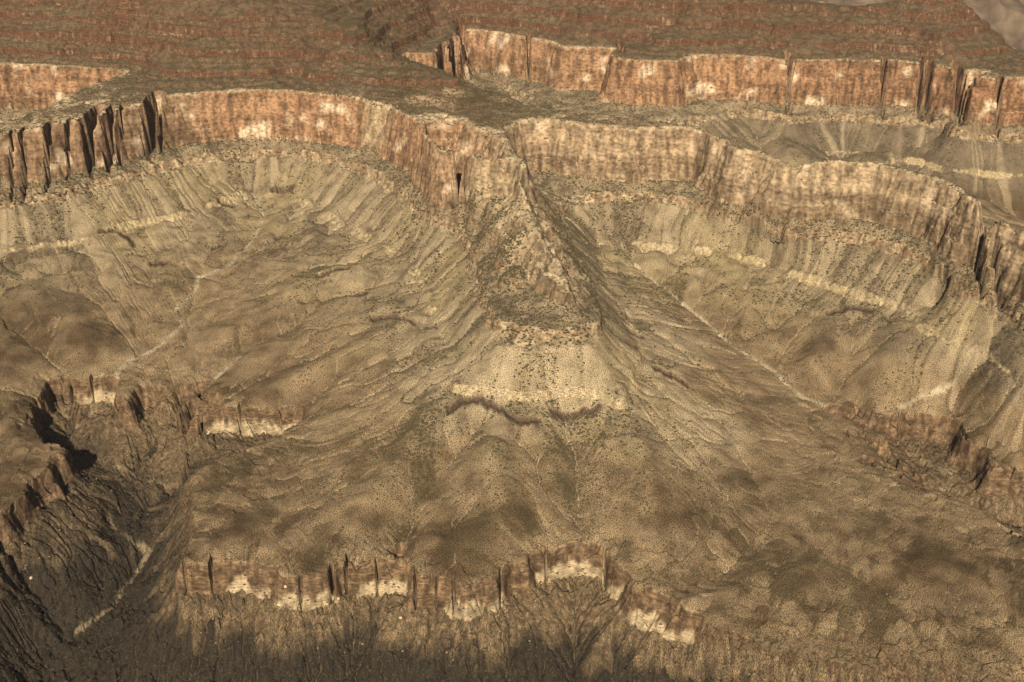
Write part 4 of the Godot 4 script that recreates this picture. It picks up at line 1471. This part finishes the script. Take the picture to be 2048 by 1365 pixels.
func scatter() -> void:
	var rng := RandomNumberGenerator.new()
	rng.seed = 99
	var clump := noise(61, 140.0, 3)
	var total := COLS * ROWS
	var bushes: Array[Transform3D] = []
	var rocks: Array[Transform3D] = []
	for n in 1500000:
		var k := rng.randi() % total
		if k % COLS > COLS - 3 or k > total - COLS * 2:
			continue
		var f := pf[k]
		var r := rng.randf()
		var x := px[k]
		var d := pd[k]
		var ny := nrm[k].y
		var want := 0.1
		var size := 2.0
		if f > 0.0:
			want = 0.45
			size = 2.2
		elif f > -31.0:
			want = 0.12 + 0.6 * sample(dense_spot, x, d) if ny > 0.55 else 0.0
			size = 2.3
		elif f > -63.0:
			want = 0.3 + 0.6 * sample(dense_spot, x, d)
			size = 2.3
		elif f > -256.0:
			want = 0.13 + 0.34 * clump.get_noise_2d(x, d) + (0.14 if flow[k] > 120.0 else 0.0) - 0.3 * vein[k] + 0.4 * sample(dense_spot, x, d)
			size = lerpf(2.2, 1.5, clampf((-150.0 - f) / 80.0, 0.0, 1.0))
		elif f > -267.0:
			want = 0.03
		else:
			want = 0.07
			size = 1.6
		var t := rng.randf()
		var t2 := rng.randf()
		var spot := Vector3(lerpf(px[k], px[k + 1], t), 0.0, -lerpf(pd[k], pd[k + COLS], t2))
		spot.y = py[k] + (py[k + 1] - py[k]) * t + (py[k + COLS] - py[k]) * t2
		if f < -134.0 and f > -141.0:
			want *= 0.2
		if r < want:
			var s := size * (0.42 + 1.15 * pow(rng.randf(), 2.6))
			bushes.append(Transform3D(Basis(Vector3.UP, rng.randf() * TAU).scaled(Vector3(s, s * 0.8, s)), spot))
		elif r > 0.988 and f < -31.0 and (f > -250.0 and flow[k] > 30.0 or f < -267.0 and f > -330.0):
			var s := 0.8 + 1.6 * pow(rng.randf(), 4.0)
			rocks.append(Transform3D(Basis(Vector3(rng.randf(), 1.0, rng.randf()).normalized(), rng.randf() * TAU).scaled(Vector3(s, s * 0.7, s)), spot))
	var green := StandardMaterial3D.new()
	green.resource_name = "scrub_leaves"
	green.albedo_color = Color(0.05, 0.045, 0.025).linear_to_srgb()
	green.roughness = 1.0
	green.metallic_specular = 0.1
	mass("desert_scrub", bushes, green, "dark low bushes speckled over the slopes and benches", "scrub")
	var stone := StandardMaterial3D.new()
	stone.resource_name = "fallen_stone"
	stone.albedo_color = Color(0.2, 0.15, 0.095).linear_to_srgb()
	stone.roughness = 1.0
	stone.metallic_specular = 0.1
	mass("fallen_rubble", rocks, stone, "pale stones scattered in gullies and below the cliffs", "rubble")
	print(bushes.size(), " bushes ", rocks.size(), " stones")


# the far side of the next canyon, seen past the stepped butte
func far_side() -> void:
	var gully := noise(71, 420.0, 4, FastNoiseLite.TYPE_SIMPLEX_SMOOTH, true)
	var tint := noise(72, 300.0, 3)
	var w := 220
	var v := PackedVector3Array()
	var c := PackedColorArray()
	var ix := PackedInt32Array()
	for j in 130:
		var d := 5900.0 + j * 26.0
		for i in w:
			var x := -3600.0 + i * 40.0
			var up := clampf((d - 6200.0) / 2600.0, 0.0, 1.0)
			var h := -620.0 + 900.0 * up + 150.0 * (gully.get_noise_2d(x, d * 0.35) - 0.3) * (0.3 + up)
			h += 26.0 * sin(h / 32.0) * 0.6
			v.append(Vector3(x, h, -d))
			var n := tint.get_noise_2d(x * 2.5, d * 0.25 + h * 0.4) * 1.3
			c.append(blend(Color(0.25, 0.19, 0.14), Color(0.14, 0.105, 0.085), 0.5 + n * 1.2))
			if i < w - 1 and j < 129:
				var k := j * w + i
				for m in [k, k + w, k + w + 1, k, k + w + 1, k + 1]:
					ix.append(m)
	var arrays := []
	arrays.resize(Mesh.ARRAY_MAX)
	arrays[Mesh.ARRAY_VERTEX] = v
	arrays[Mesh.ARRAY_COLOR] = c
	arrays[Mesh.ARRAY_INDEX] = ix
	var raw := ArrayMesh.new()
	raw.add_surface_from_arrays(Mesh.PRIMITIVE_TRIANGLES, arrays)
	var st := SurfaceTool.new()
	st.create_from(raw, 0)
	st.generate_normals()
	st.set_material(mats[SLOPE])
	var o := MeshInstance3D.new()
	o.name = "canyon_slope"
	o.mesh = st.commit()
	add_child(o, true)
	tag(o, "hazy grey slopes of the next canyon beyond the stepped butte at upper right", "hillside", "structure")


func mass(called: String, where: Array[Transform3D], m: Material, label: String, category: String) -> void:
	var mm := MultiMesh.new()
	mm.transform_format = MultiMesh.TRANSFORM_3D
	var b := bush_mesh()
	b.surface_set_material(0, m)
	mm.mesh = b
	mm.instance_count = where.size()
	for n in where.size():
		mm.set_instance_transform(n, where[n])
	var o := MultiMeshInstance3D.new()
	o.name = called
	o.multimesh = mm
	add_child(o, true)
	tag(o, label, category, "stuff")
